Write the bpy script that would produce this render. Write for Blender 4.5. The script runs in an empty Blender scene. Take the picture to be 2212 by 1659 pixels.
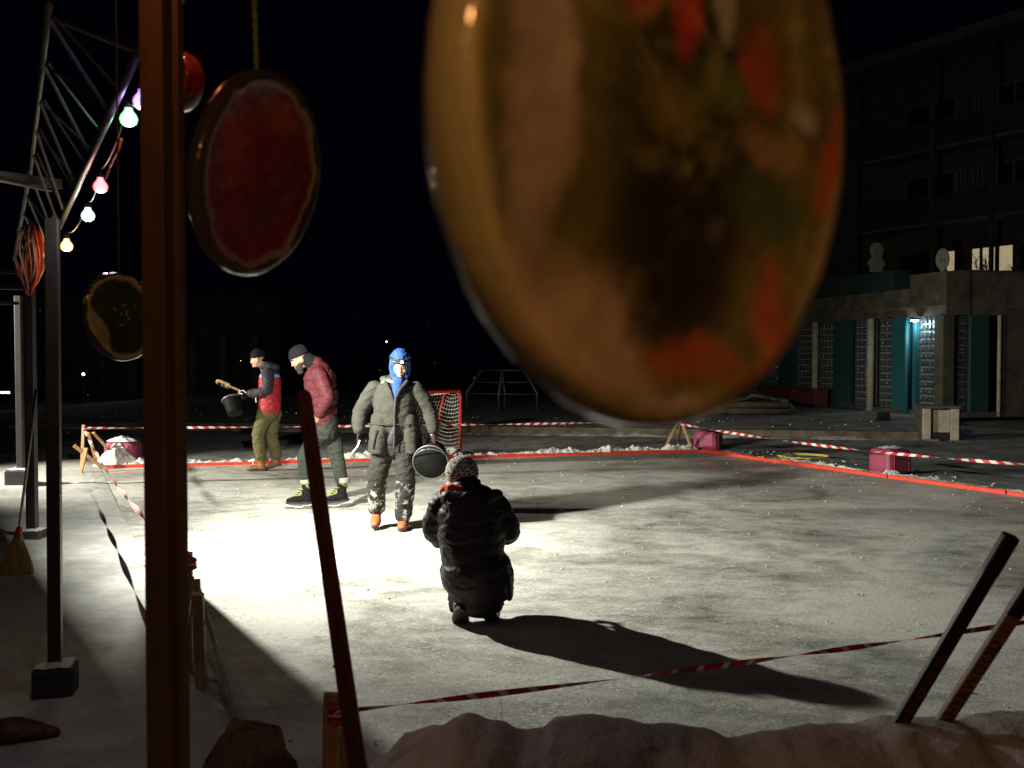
import bpy, bmesh, math, random
from mathutils import Vector, Matrix, noise as mnoise
random.seed(7)
R = math.radians
sc = bpy.context.scene
col = sc.collection
PI = math.pi

# ------------------------------------------------------------------ camera
F = 2130.0                      # focal length in pixels of a 2212 px wide picture
PITCH = math.atan(60.5 / F)
CAMZ = 1.74
cam = bpy.data.cameras.new('camera')
cam.sensor_width = 36; cam.lens = 36 * F / 2212
cam.clip_start = 0.05; cam.clip_end = 400
cam.dof.use_dof = True; cam.dof.focus_distance = 8.5; cam.dof.aperture_fstop = 7
cam.dof.aperture_blades = 0
camo = bpy.data.objects.new('camera', cam); col.objects.link(camo)
camo.location = (0, 0, CAMZ); camo.rotation_euler = (PI / 2 - PITCH, 0, 0)
sc.camera = camo

# ------------------------------------------------------------------ world and exposure
w = bpy.data.worlds.new('World'); sc.world = w; w.use_nodes = True
bg = w.node_tree.nodes['Background']
bg.inputs[0].default_value = (0.25, 0.22, 0.9, 1); bg.inputs[1].default_value = 0.0016
sc.view_settings.view_transform = 'Standard'; sc.view_settings.look = 'None'
sc.view_settings.exposure = 0; sc.view_settings.gamma = 1
sc.view_settings.use_curve_mapping = False
sc.render.engine = 'CYCLES'
sc.cycles.use_denoising = True
sc.cycles.max_bounces = 6; sc.cycles.diffuse_bounces = 3; sc.cycles.transparent_max_bounces = 12
sc.cycles.sample_clamp_indirect = 4

# ------------------------------------------------------------------ lights
def lamp(name, typ, loc, power, color, **k):
    l = bpy.data.lights.new(name, typ); l.energy = power; l.color = color
    for a, b in k.items(): setattr(l, a, b)
    o = bpy.data.objects.new(name, l); col.objects.link(o); o.location = loc
    return o
def aim(o, d):
    o.rotation_euler = Vector(d).to_track_quat('-Z', 'Y').to_euler()
L1P = Vector((-2.84, 7.95, 2.38)); AZ1 = R(33); TL1 = R(23)
L1D = Vector((math.cos(AZ1) * math.cos(TL1), math.sin(AZ1) * math.cos(TL1), -math.sin(TL1)))
l1 = lamp('flood_light', 'AREA', L1P + L1D * .02, 610, (1, .98, .87), shape='RECTANGLE', size=.20, size_y=.06)
aim(l1, L1D)
L2P = Vector((-11.5, 11.6, 3.0))
l2 = lamp('left_flood_light', 'SPOT', L2P, 6800, (1, .94, .80), spot_size=R(58), spot_blend=.8, shadow_soft_size=.12)
aim(l2, Vector((-2.0, 14.6, .3)) - L2P)
l3 = lamp('amber_bulb_light', 'POINT', (.0, -.36, 2.2), 12.5, (1, .445, .145), shadow_soft_size=.04)
l5 = lamp('added_amber_fill', 'POINT', (-.75, 2.0, 2.75), 3.2, (1, .60, .22), shadow_soft_size=.03)  # unseen amber fill added to brighten the small green disc
l4 = lamp('red_bulb_light', 'POINT', (-.70, 1.44, 2.56), 1.2, (1, .25, .08), shadow_soft_size=.03)

# ------------------------------------------------------------------ pixel to world (2212 px wide frame)
def at(px, py, d):
    a = (px - 1106) / F; b = (829.5 - py) / F
    y = math.cos(PITCH) + b * math.sin(PITCH); z = b * math.cos(PITCH) - math.sin(PITCH)
    s = d / y
    return Vector((a * s, d, CAMZ + z * s))
def gnd(px, py, z=0.0):
    a = (px - 1106) / F; b = (829.5 - py) / F
    y = math.cos(PITCH) + b * math.sin(PITCH); zz = b * math.cos(PITCH) - math.sin(PITCH)
    s = (z - CAMZ) / zz
    return Vector((a * s, y * s, z))

# ------------------------------------------------------------------ materials
class NT:
    def __init__(s, name):
        s.m = bpy.data.materials.new(name); s.m.use_nodes = True
        s.t = s.m.node_tree; s.b = s.t.nodes['Principled BSDF']; s.out = s.t.nodes['Material Output']
        s.co = s.t.nodes.new('ShaderNodeTexCoord')
    def n(s, typ, **k):
        x = s.t.nodes.new(typ)
        for a, b in k.items(): setattr(x, a, b)
        return x
    def link(s, a, b): s.t.links.new(a, b)
    def vec(s, scale=(1, 1, 1), loc=(0, 0, 0), rot=(0, 0, 0), src='Object'):
        mp = s.n('ShaderNodeMapping'); mp.inputs['Scale'].default_value = scale
        mp.inputs['Location'].default_value = loc; mp.inputs['Rotation'].default_value = rot
        s.link(s.co.outputs[src], mp.inputs[0]); return mp.outputs[0]
    def noise(s, scale, detail=4, rough=.55, vec=None, dist=0):
        x = s.n('ShaderNodeTexNoise'); x.inputs['Scale'].default_value = scale
        x.inputs['Detail'].default_value = detail; x.inputs['Roughness'].default_value = rough
        x.inputs['Distortion'].default_value = dist
        s.link(vec if vec is not None else s.co.outputs['Object'], x.inputs['Vector'])
        return x.outputs['Fac']
    def ramp(s, fac, stops):
        x = s.n('ShaderNodeValToRGB'); e = x.color_ramp.elements
        while len(e) < len(stops): e.new(.5)
        for i, (p, c) in enumerate(stops):
            e[i].position = p
            e[i].color = (c, c, c, 1) if isinstance(c, (int, float)) else (*c, 1)
        s.link(fac, x.inputs[0]); return x.outputs[0]
    def mix(s, fac, a, b, mode='MIX'):
        x = s.n('ShaderNodeMix', data_type='RGBA', blend_type=mode)
        for i, v in ((0, fac), (6, a), (7, b)):
            sock = x.inputs[i]
            if isinstance(v, bpy.types.NodeSocket): s.link(v, sock)
            elif isinstance(v, (int, float)): sock.default_value = v if i == 0 else (v, v, v, 1)
            else: sock.default_value = (*v, 1)
        return x.outputs[2]
    def math(s, op, a, b=0, c=0):
        x = s.n('ShaderNodeMath', operation=op)
        for sock, v in zip(x.inputs, (a, b, c)):
            if isinstance(v, bpy.types.NodeSocket): s.link(v, sock)
            else: sock.default_value = v
        return x.outputs[0]
    def set(s, **k):
        for a, v in k.items():
            sock = s.b.inputs[a.replace('_', ' ')]
            if isinstance(v, bpy.types.NodeSocket): s.link(v, sock)
            elif isinstance(v, (tuple, list)): sock.default_value = (*v, 1) if len(v) == 3 else v
            else: sock.default_value = v
    def bump(s, h, strength=.4, dist=.01, prev=None):
        x = s.n('ShaderNodeBump'); x.inputs['Strength'].default_value = strength
        x.inputs['Distance'].default_value = dist; s.link(h, x.inputs['Height'])
        if prev is not None: s.link(prev, x.inputs['Normal'])
        s.link(x.outputs[0], s.b.inputs['Normal']); return x.outputs[0]

def basic(name, c, rough=.7, var=.3, nscale=12, bump=.3, bdist=.004, bscale=None, metallic=0, stretch=(1, 1, 1), **k):
    t = NT(name); v = t.vec(stretch)
    f = t.noise(nscale, 5, .6, v)
    lo = tuple(x * (1 - var) for x in c); hi = tuple(min(1, x * (1 + var)) for x in c)
    t.set(Base_Color=t.ramp(f, [(.3, lo), (.7, hi)]), Roughness=rough, Metallic=metallic)
    if bump: t.bump(t.noise(bscale or nscale * 4, 4, .6, v), bump, bdist)
    for a, b in k.items(): t.set(**{a: b})
    return t.m
def fabric(name, c, var=.25, fold=9, wrinkle=.03, rough=.85, **k):
    t = NT(name)
    f = t.noise(14, 5, .65)
    lo = tuple(x * (1 - var) for x in c); hi = tuple(min(1, x * (1 + var)) for x in c)
    t.set(Base_Color=t.ramp(f, [(.3, lo), (.7, hi)]), Roughness=rough, Specular_IOR_Level=.22)
    v = t.vec((1, 1, 1.8))
    b1 = t.bump(t.noise(fold, 3, .5, v, 1.2), .7, wrinkle)
    t.bump(t.noise(90, 2, .5), .3, .002, b1)
    for a, b in k.items(): t.set(**{a: b})
    return t.m

def ice_floor():
    t = NT('rink_ice')
    big = t.noise(.5, 5, .6, dist=.6)
    med = t.noise(3.2, 7, .68, t.vec((1, 1.6, 1), rot=(0, 0, .35)), .5)
    fine = t.noise(30, 8, .8)
    a = t.math('ADD', t.math('MULTIPLY', big, .9), t.math('MULTIPLY', med, .55))
    a = t.math('SUBTRACT', t.math('ADD', a, t.math('MULTIPLY', fine, .36)), .005)
    frost = t.ramp(a, [(.72, 0.0), (1.14, 1.0)])
    colr = t.mix(frost, (.22, .225, .19), (.66, .66, .59))
    # skate scratches: thin bands of stretched noise in several directions
    for rot, sx, lo in ((.25, 60, .66), (-.5, 45, .67), (1.2, 50, .68), (2.3, 38, .68)):
        n_ = t.noise(1.0, 3, .6, t.vec((sx * .05, sx, 1), rot=(0, 0, rot)), .35)
        s_ = t.ramp(n_, [(lo, 0.0), (lo + .03, .55)])
        patch = t.ramp(t.noise(.9, 2, .5, t.vec(loc=(rot * 7, 3, 0))), [(.42, 0.0), (.6, 1.0)])
        s_ = t.math('MULTIPLY', s_, patch)
        colr = t.mix(s_, colr, (.72, .72, .66))
    # crumbs of snow
    vo = t.n('ShaderNodeTexVoronoi'); vo.inputs['Scale'].default_value = 26
    t.link(t.co.outputs['Object'], vo.inputs['Vector'])
    crumb = t.math('LESS_THAN', vo.outputs['Distance'], t.math('MULTIPLY', t.ramp(t.noise(2.2, 4, .7), [(.46, 0.0), (.75, 1.0)]), .30))
    colr = t.mix(crumb, colr, (.85, .85, .80))
    fl = t.math('GREATER_THAN', t.math('ADD', t.noise(34, 3, .7, t.vec((1, 1.5, 1), rot=(0, 0, .3))), t.math('MULTIPLY', t.noise(1.6, 4, .65, t.vec(loc=(9, 1, 0))), .35)), .815)
    colr = t.mix(t.math('MULTIPLY', fl, .8), colr, (.92, .92, .86))
    dk = t.math('GREATER_THAN', t.math('ADD', t.noise(26, 3, .7, t.vec((1, 1.6, 1), loc=(4, 4, 0))), t.math('MULTIPLY', t.noise(1.3, 4, .65, t.vec(loc=(2, 7, 0))), .35)), .80)
    colr = t.mix(t.math('MULTIPLY', dk, .45), colr, (.12, .12, .10))
    for lx, sc2, cc in ((0, .22, (.10, .10, .085)), (31, .30, (.85, .85, .8)), (57, .17, (.13, .13, .11)), (83, .26, (.82, .82, .78))):
        ln_ = t.math('LESS_THAN', t.math('ABSOLUTE', t.math('SUBTRACT', t.noise(sc2, 0.0, .4, t.vec(loc=(lx, lx, 0))), .5)), .0006)
        pm_ = t.ramp(t.noise(.7, 3, .6, t.vec(loc=(lx + 5, 2, 0))), [(.52, 0.0), (.58, .35)])
        colr = t.mix(t.math('MULTIPLY', ln_, pm_), colr, cc)
    t.set(Base_Color=colr, Roughness=t.ramp(frost, [(0, .24), (1, .58)]), IOR=1.31)
    b = t.bump(a, .5, .02)
    b = t.bump(t.noise(42, 6, .78), .75, .010, b)
    t.bump(crumb, .8, .006, b)
    return t.m
def snow(name, c=(.72, .72, .70), dirty=.5, sc_=6):
    t = NT(name)
    f = t.noise(sc_, 8, .7); g = t.noise(1.1, 4, .6)
    cc = t.mix(t.ramp(t.math('MULTIPLY', f, g), [(.16, dirty), (.32, 0.0)]), c, tuple(x * .35 for x in c))
    t.set(Base_Color=cc, Roughness=.8, Subsurface_Weight=.0)
    b = t.bump(t.noise(9, 6, .7), .7, .03)
    t.bump(t.noise(70, 5, .75), .7, .006, b)
    return t.m

M = {}
M['ice'] = ice_floor()
M['snow'] = snow('packed_snow', (.56, .57, .54))
M['bank'] = snow('bank_snow', (.8, .8, .75), .25, 18)
M['wallsnow'] = snow('snow_wall', (.75, .74, .72), .2, 9)
M['plaza'] = snow('trodden_snow', (.33, .33, .30), .9, 3.5)
M['asphalt'] = basic('dark_ground', (.05, .05, .05), .85, .5, 4)
M['steel'] = basic('grey_steel', (.05, .042, .042), .5, .3, 10, .15, metallic=.4)
M['post'] = basic('brown_painted_post', (.14, .095, .055), .6, .25, 22, .25, .002, stretch=(1, 1, .25))
M['alu'] = basic('aluminium', (.13, .125, .12), .55, .15, 14, .1, metallic=.4)
M['black'] = basic('black_plastic', (.02, .02, .022), .45, .3, 12, .15)
M['wood'] = basic('pine_wood', (.42, .25, .10), .6, .35, 9, .3, .003, stretch=(6, 6, .7))
M['darkwood'] = basic('dark_red_wood', (.10, .022, .012), .55, .35, 9, .3, .003, stretch=(6, 6, .5))
M['straw'] = basic('broom_straw', (.40, .25, .10), .8, .5, 60, .8, .006, stretch=(1, 1, .06))
M['darkstraw'] = basic('dark_straw', (.14, .07, .035), .85, .5, 60, .8, .006, stretch=(1, 1, .06))  # darker, redder copy of the straw colour
M['greystick'] = basic('grey_handle', (.25, .22, .18), .6, .3, 9, .2)
M['redcap'] = basic('red_plastic', (.45, .03, .02), .5, .2, 9, .1)
M['redtape'] = basic('red_tape', (.62, .028, .02), .45, .15, 20, .3, .002)
M['whitetape'] = basic('white_tape', (.80, .78, .75), .45, .1, 20, .3, .002)
M['board'] = basic('red_board', (.86, .055, .018), .5, .25, 18, .4, .004)
M['pink'] = basic('pink_vinyl', (.34, .055, .11), .5, .12, 5, .3, .006, 11)
M['concrete'] = basic('concrete', (.085, .073, .05), .85, .5, 3, .4, .01, 20)
M['concrete2'] = basic('light_concrete', (.42, .37, .27), .85, .3, 4, .4, .008, 24)
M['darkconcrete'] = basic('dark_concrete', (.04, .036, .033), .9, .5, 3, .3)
M['kerb'] = basic('brown_stone', (.13, .10, .06), .85, .5, 5, .5, .01, 18)
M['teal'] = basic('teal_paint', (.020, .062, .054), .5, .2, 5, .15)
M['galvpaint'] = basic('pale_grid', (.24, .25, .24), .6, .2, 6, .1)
M['tealshade'] = basic('teal_paint_shaded', (.010, .026, .023), .7, .3, 4, .15)  # teal with the dimness of the upper facades put into its colour
M['frameshade'] = basic('white_frame_shaded', (.075, .07, .068), .7, .2, 6, .1)  # white frames, darkened in colour for the unlit upper floors
M['cyan'] = basic('cyan_paint', (.022, .13, .145), .5, .15, 5, .15)
M['maroon'] = basic('maroon_paint', (.12, .02, .02), .6, .3, 5, .15)
M['cream'] = basic('cream_board', (.17, .165, .12), .7, .15, 5, .1)
M['frame'] = basic('white_frame', (.16, .15, .145), .6, .2, 6, .1)
M['net'] = basic('net_cord', (.62, .60, .52), .8, .15, 60, .1)
M['redpipe'] = basic('red_pipe', (.62, .035, .02), .4, .15, 8, .1)
M['galv'] = basic('galvanised_pipe', (.17, .165, .155), .5, .2, 10, .1, metallic=.6)
M['skin'] = basic('skin', (.55, .31, .20), .55, .12, 30, .15, .001)
M['skindark'] = basic('tanned_skin', (.40, .20, .12), .55, .12, 30, .15, .001)
M['hose'] = basic('yellow_hose', (.60, .50, .10), .5, .2, 9, .1)
M['bark'] = basic('bark', (.06, .045, .03), .9, .4, 20, .5)
M['string'] = basic('green_string', (.22, .30, .10), .7, .3, 60, .2)
M['thread'] = basic('dark_thread', (.10, .07, .06), .7, .3, 60, .2)
gl = NT('window_glass'); gl.set(Base_Color=(.012, .012, .014), Roughness=.12); M['glass'] = gl.m
gb = NT('glass_block'); gb.set(Base_Color=gb.ramp(gb.noise(9), [(.3, (.03, .045, .045)), (.7, (.08, .10, .10))]), Roughness=.14, Specular_IOR_Level=.9)
gb.bump(gb.noise(30), .4, .01); M['glassblock'] = gb.m
def emit(name, c, s):
    t = NT(name); t.set(Base_Color=(.8, .8, .8), Emission_Color=c, Emission_Strength=s); return t.m

# ------------------------------------------------------------------ mesh building
class MB:
    def __init__(s): s.v = []; s.f = []; s.mi = []; s.cur = 0
    def add(s, vs, fs):
        o = len(s.v); s.v += [tuple(x) for x in vs]
        s.f += [tuple(i + o for i in q) for q in fs]; s.mi += [s.cur] * len(fs)
    def box(s, c, d, rot=None, bev=0):
        hx, hy, hz = d[0] / 2, d[1] / 2, d[2] / 2
        if bev:
            b = min(bev, hx * .49, hy * .49, hz * .49); bm = bmesh.new()
            bmesh.ops.create_cube(bm, size=1)
            for v in bm.verts: v.co = Vector((v.co.x * 2 * hx, v.co.y * 2 * hy, v.co.z * 2 * hz))
            bmesh.ops.bevel(bm, geom=bm.edges[:], offset=b, segments=2, affect='EDGES', profile=.5)
            bm.verts.ensure_lookup_table(); vs = [v.co.copy() for v in bm.verts]
            fs = [tuple(v.index for v in f.verts) for f in bm.faces]; bm.free()
        else:
            vs = [Vector((x, y, z)) for x in (-hx, hx) for y in (-hy, hy) for z in (-hz, hz)]
            fs = [(0, 1, 3, 2), (4, 6, 7, 5), (0, 4, 5, 1), (2, 3, 7, 6), (0, 2, 6, 4), (1, 5, 7, 3)]
        if rot is not None: vs = [rot @ v for v in vs]
        c = Vector(c); s.add([v + c for v in vs], fs); return s
    def bar(s, a, b, wd, th, up=(0, 0, 1), bev=0):
        a, b = Vector(a), Vector(b); d = (b - a); L = d.length; z = d.normalized()
        x = Vector(up).cross(z)
        if x.length < 1e-3: x = Vector((1, 0, 0)).cross(z)
        x.normalize(); y = z.cross(x)
        rot = Matrix((x, y, z)).transposed()
        return s.box((a + b) / 2, (wd, th, L), rot, bev)
    def tube(s, pts, r, n=8, cap=True):
        pts = [Vector(p) for p in pts]
        if not isinstance(r, (list, tuple)): r = [r] * len(pts)
        return s.loft(pts, [(q, q) for q in r], n, round_=False, cap=cap)
    def loft(s, pts, radii, n=16, side=(1, 0, 0), round_=True, cap=True, sq=1.0):
        pts = [Vector(p) for p in pts]; radii = [(q, q) if not isinstance(q, (tuple, list)) else q for q in radii]
        if round_:
            d0 = (pts[0] - pts[1]).normalized(); d1 = (pts[-1] - pts[-2]).normalized()
            r0, r1 = radii[0], radii[-1]; m0 = min(r0); m1 = min(r1)
            pre = [(pts[0] + d0 * m0 * math.sin(a), (r0[0] * math.cos(a), r0[1] * math.cos(a))) for a in (1.35, .95, .5)]
            post = [(pts[-1] + d1 * m1 * math.sin(a), (r1[0] * math.cos(a), r1[1] * math.cos(a))) for a in (.5, .95, 1.35)]
            pts = [p for p, _ in pre] + pts + [p for p, _ in post]
            radii = [q for _, q in pre] + list(radii) + [q for _, q in post]
        vs = []; fs = []; side = Vector(side); last = None
        for i, p in enumerate(pts):
            a = pts[max(0, i - 1)]; b = pts[min(len(pts) - 1, i + 1)]
            t = (b - a).normalized() if (b - a).length > 1e-9 else Vector((0, 0, 1))
            x = side - t * side.dot(t)
            if x.length < .15: x = (last - t * last.dot(t)) if last is not None else Vector((0, 1, 0)) - t * t.y
            x.normalize(); last = x; y = t.cross(x)
            for k in range(n):
                th = 2 * PI * k / n; cx, sy = math.cos(th), math.sin(th)
                if sq != 1.0:
                    cx = math.copysign(abs(cx) ** sq, cx); sy = math.copysign(abs(sy) ** sq, sy)
                vs.append(p + x * radii[i][0] * cx + y * radii[i][1] * sy)
        m = len(pts)
        for i in range(m - 1):
            for k in range(n):
                k2 = (k + 1) % n
                fs.append((i * n + k, i * n + k2, (i + 1) * n + k2, (i + 1) * n + k))
        if cap:
            fs.append(tuple(reversed(range(n)))); fs.append(tuple((m - 1) * n + k for k in range(n)))
        s.add(vs, fs); return s
    def ell(s, c, r, rot=None, n=16, m=10):
        vs = []; fs = []
        for i in range(m + 1):
            ph = PI * i / m
            for k in range(n):
                th = 2 * PI * k / n
                v = Vector((r[0] * math.sin(ph) * math.cos(th), r[1] * math.sin(ph) * math.sin(th), r[2] * math.cos(ph)))
                if i in (0, m): v += Vector((math.cos(th) * 1e-5, math.sin(th) * 1e-5, 0))
                if rot is not None: v = rot @ v
                vs.append(v + Vector(c))
        for i in range(m):
            for k in range(n):
                k2 = (k + 1) % n; fs.append((i * n + k, (i + 1) * n + k, (i + 1) * n + k2, i * n + k2))
        fs.append(tuple(range(n))[::1]); fs.append(tuple(m * n + k for k in reversed(range(n))))
        s.add(vs, fs); return s
    def lathe(s, prof, n=32, mat=Matrix.Identity(4), closed=False):
        vs = []; fs = []
        for r, z in prof:
            for k in range(n):
                th = 2 * PI * k / n; vs.append(mat @ Vector((r * math.cos(th), r * math.sin(th), z)))
        m = len(prof)
        for i in range(m - 1 if not closed else m):
            j = (i + 1) % m
            for k in range(n):
                k2 = (k + 1) % n; fs.append((i * n + k, i * n + k2, j * n + k2, j * n + k))
        if not closed:
            fs.append(tuple(reversed(range(n)))); fs.append(tuple((m - 1) * n + k for k in range(n)))
        s.add(vs, fs); return s
    def grid(s, fn, nu, nv):
        vs = [fn(i / nu, j / nv) for i in range(nu + 1) for j in range(nv + 1)]
        fs = [(i * (nv + 1) + j, (i + 1) * (nv + 1) + j, (i + 1) * (nv + 1) + j + 1, i * (nv + 1) + j + 1) for i in range(nu) for j in range(nv)]
        s.add(vs, fs); return s
    def build(s, name, mats, parent=None, smooth=False, autos=None, origin=None):
        me = bpy.data.meshes.new(name)
        o_ = Vector(origin) if origin is not None else Vector((0, 0, 0))
        me.from_pydata([Vector(v) - o_ for v in s.v], [], s.f)
        if not isinstance(mats, (list, tuple)): mats = [mats]
        for m in mats: me.materials.append(m)
        if len(mats) > 1: me.polygons.foreach_set('material_index', s.mi)
        bm = bmesh.new(); bm.from_mesh(me); bmesh.ops.recalc_face_normals(bm, faces=bm.faces); bm.to_mesh(me); bm.free()
        if smooth: me.polygons.foreach_set('use_smooth', [True] * len(me.polygons))
        me.update()
        o = bpy.data.objects.new(name, me); col.objects.link(o); o.location = o_
        if parent is not None: o.parent = parent
        return o

def tag(o, label=None, cat=None, group=None, kind=None):
    if label: o['label'] = label
    if cat: o['category'] = cat
    if group: o['group'] = group
    if kind: o['kind'] = kind
    return o
def empty(name, loc, label, cat, group=None, rz=0):
    o = bpy.data.objects.new(name, None); col.objects.link(o); o.location = loc; o.rotation_euler = (0, 0, rz)
    o.empty_display_size = .1
    return tag(o, label, cat, group)
def copy_tree(o, parent=None):
    c = o.copy(); col.objects.link(c); c.parent = parent
    for ch in list(o.children): copy_tree(ch, c)
    return c
def remesh(o, vox, smooth=6, disp=0, dscale=.12, seed=0):
    md = o.modifiers.new('r', 'REMESH'); md.mode = 'VOXEL'; md.voxel_size = vox; md.use_smooth_shade = True
    if smooth:
        ms = o.modifiers.new('s', 'SMOOTH'); ms.iterations = smooth; ms.factor = .5
    dg = bpy.context.evaluated_depsgraph_get(); dg.update()
    me = bpy.data.meshes.new_from_object(o.evaluated_get(dg))
    o.modifiers.clear(); old = o.data; o.data = me; bpy.data.meshes.remove(old)
    if disp:
        nrm = [v.normal.copy() for v in me.vertices]
        for v, n_ in zip(me.vertices, nrm):
            p = Vector((v.co.x, v.co.y, v.co.z * 1.7)) / dscale + Vector((seed * 9.1, 3, 1))
            q = mnoise.noise(p + Vector((1, 1, 1)) * mnoise.noise(p * .6) * 1.5)
            q = (1 - abs(q) * 2.2) * .6 + mnoise.noise(p * 2.3) * .5
            v.co += n_ * disp * q
    me.polygons.foreach_set('use_smooth', [True] * len(me.polygons)); me.update()
    return o
def nz(x, y, z=0): return mnoise.noise(Vector((x, y, z)))
def fract(x, y, oct_=4):
    a = 0; s = 1; f = 1
    for _ in range(oct_): a += s * mnoise.noise(Vector((x * f, y * f, 5.3))); s *= .5; f *= 2.05
    return a

# ================================================================== THE SETTING
BL, BR = Vector((-6.2, 14.75, 0)), Vector((3.35, 17.35, 0))
FR, FL = Vector((8.9, 6.3, 0)), Vector((-.55, 2.75, 0))
tag(MB().box((0, 60, -.15), (260, 260, .3)).build('ground', M['asphalt']), 'dark asphalt ground under patches of snow', kind='structure')
# trodden snow plaza outside the rink
def plaza_fn(u, v):
    x = -9 + 36 * u; y = 10 + 22 * v
    h = .012 + .02 * abs(fract(x * .8, y * .8)) + .012 * fract(x * 4, y * 4, 3)
    e = min(u, 1 - u, v, 1 - v) * 20
    return (x, y, max(-.004, h * min(1, e)))
tag(MB().grid(plaza_fn, 260, 170).build('plaza', M['plaza'], smooth=True), 'trodden grey snow around the rink', kind='structure')
ic = MB()
c4 = [BL, BR, FR, FL]
def rink_fn(u, v):
    p = (BL * (1 - u) + BR * u) * (1 - v) + (FL * (1 - u) + FR * u) * v
    return (p.x, p.y, .05 + .004 * fract(p.x * .7, p.y * .7, 3))
ic.grid(rink_fn, 120, 120)
tag(ic.build('rink_ice', M['ice'], smooth=True), 'scratched frosty ice of the outdoor rink', kind='structure')
# left snow field, beyond the rink's left edge
du = (FL - BL).normalized(); dn = Vector((du.y, -du.x, 0));
if dn.x > 0: dn = -dn
fp = [(random.uniform(0, 15), random.uniform(.2, 4), random.uniform(.05, .14)) for _ in range(150)]
def left_fn(u, v):
    s_ = -1.6 + 20 * u; t_ = 9.5 * v * v + .0
    e = min(1, t_ / .16)
    p = BL + du * s_ + dn * (t_ - .02)
    e2 = min(1, t_ / 1.2); h = .056 + .012 * e + .035 * e2 * (.4 + fract(p.x * .6, p.y * .6)) + .005 * e2 * fract(p.x * 6, p.y * 6, 3)
    for a, b, r_ in fp:
        dd = (s_ - a) ** 2 + (t_ - b) ** 2
        if dd < .03: h -= .022 * math.exp(-dd / (r_ * r_ * .25))
    if v > .97 or u < .01: h = -.01
    return (p.x, p.y, h)
tag(MB().grid(left_fn, 330, 100).build('snow_field', M['snow'], smooth=True), 'trodden snow beside the left edge of the rink', kind='structure')
def bank(name, A, B, width, hgt, seed, label, gap=None, nu=420, off=.03, base=.01, mat='bank'):
    d = (B - A); L = d.length; d.normalize(); n_ = Vector((-d.y, d.x, 0))
    if (A + n_ - Vector((1, 9, 0))).length < (A - Vector((1, 9, 0))).length: n_ = -n_
    def fn(u, v):
        s_ = L * u; env = .55 + .9 * nz(s_ * .9, seed) + .35 * nz(s_ * 3.1, seed + 4)
        env = max(.5, env)
        wloc = width * (.75 + .5 * nz(s_ * 1.3, seed + 9))
        prof = math.sin(PI * min(1, v * 1.02) ** .7) ** .8 if v < .98 else 0
        lump = 1 + .55 * fract(s_ * 7, v * 5 + seed, 4)
        h = base + hgt * env * prof * lump
        if v in (0, 1): h = -.01 if base < .04 else base - .06
        p = A + d * s_ + n_ * (off + v * wloc + .05 * nz(s_ * 5, v * 3, seed) * v)
        return (p.x, p.y, h)
    return tag(MB().grid(fn, nu, 22).build(name, M[mat], smooth=False), label, kind='structure')
bank('snow_bank', BL + (BR - BL).normalized() * .3, BR, .75, .17, 3.1, 'ragged white snow ridge along the back edge of the rink')
bank('snow_bank', BR, FR, .8, .08, 8.7, 'low rough snow along the right edge of the rink')

# ------------------------------------------------------------------ terrace and kerb
TA, TB = gnd(960, 936), gnd(2010, 951)
td = (TB - TA).normalized(); TA = TA - td * 14
tn = Vector((-td.y, td.x, 0))
tb = MB()
p = [TA, TB, TB + Vector((3.0, 9.0, 0)), TB + Vector((3.0, 40, 0)), TA + tn * 40]
tb.add([Vector((q.x, q.y, -.02)) for q in p] + [Vector((q.x, q.y, .17)) for q in p],
       [(0, 1, 6, 5), (1, 2, 7, 6), (2, 3, 8, 7), (3, 4, 9, 8), (4, 0, 5, 9), (5, 6, 7, 8, 9)])
tag(tb.build('terrace', M['kerb']), 'raised terrace edge of brown stone', kind='structure')
def terr_fn(u, v):
    p = TA + (TB - TA) * u + tn * (.06 + 13 * v) + Vector((3.0 * v, 0, 0)) * (u)
    h = .178 + .012 * abs(fract(p.x, p.y)) + .008 * fract(p.x * 5, p.y * 5, 2)
    return (p.x, p.y, h)
tag(MB().grid(terr_fn, 200, 80).build('terrace_snow', M['plaza'], smooth=True), 'thin trodden snow on the terrace', kind='structure')
bank('snow_bank', TA + Vector((0, -.45, 0)), TB + Vector((0, -.45, 0)), .40, .07, 5.2, 'soft snow at the foot of the terrace edge', mat='plaza', nu=300)

# ------------------------------------------------------------------ red boards
for A, B, lab in ((BL, BR, 'red board along the back edge of the rink'), (BR, FR, 'bright red board along the right edge of the rink')):
    d = (B - A).normalized(); L = (B - A).length; n_ = 0; t = 0
    root = empty('edge_board', A, lab, 'edge board', 'red boards round the rink')
    while t < L:
        l_ = min(random.uniform(1.7, 2.3), L - t)
        m = MB(); q = [A + d * (t + .01), A + d * (t + l_ - .01)]
        jz = random.uniform(-.004, .01)
        m.bar(q[0] - A + Vector((0, 0, .055 + jz)), q[1] - A + Vector((0, 0, .055 - jz)), .045, .085, bev=.006)
        m.build('board', M['board'], root); t += l_

# ------------------------------------------------------------------ buildings
U_ = Vector((-.26, .966, 0)).normalized(); V_ = Vector((.966, .26, 0)).normalized()
C0 = Vector((11.1, 25.3, .17)); GZ = .17
def fac(t, o=0, z=0):       # left (receding) facade: t along U_, o outwards (towards the camera side)
    return C0 + U_ * t - V_ * o + Vector((0, 0, z))
def facr(s, o=0, z=0):
    return C0 + V_ * s - U_ * o + Vector((0, 0, z))
def t_of(px):
    k = (px - 1106) / F; return (C0.x - C0.y * k) / (.26 + .966 * k)
def s_of(px):
    k = (px - 1106) / F; return (C0.y * k - C0.x) / (.966 - .26 * k)
RU = Matrix((U_, -V_, Vector((0, 0, 1)))).transposed()      # box axes: x along U_, y outwards
RV = Matrix((V_, -U_, Vector((0, 0, 1)))).transposed()
pav = empty('glass_block_pavilion', C0, 'low concrete building with teal columns and glass block walls', 'building')
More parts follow.
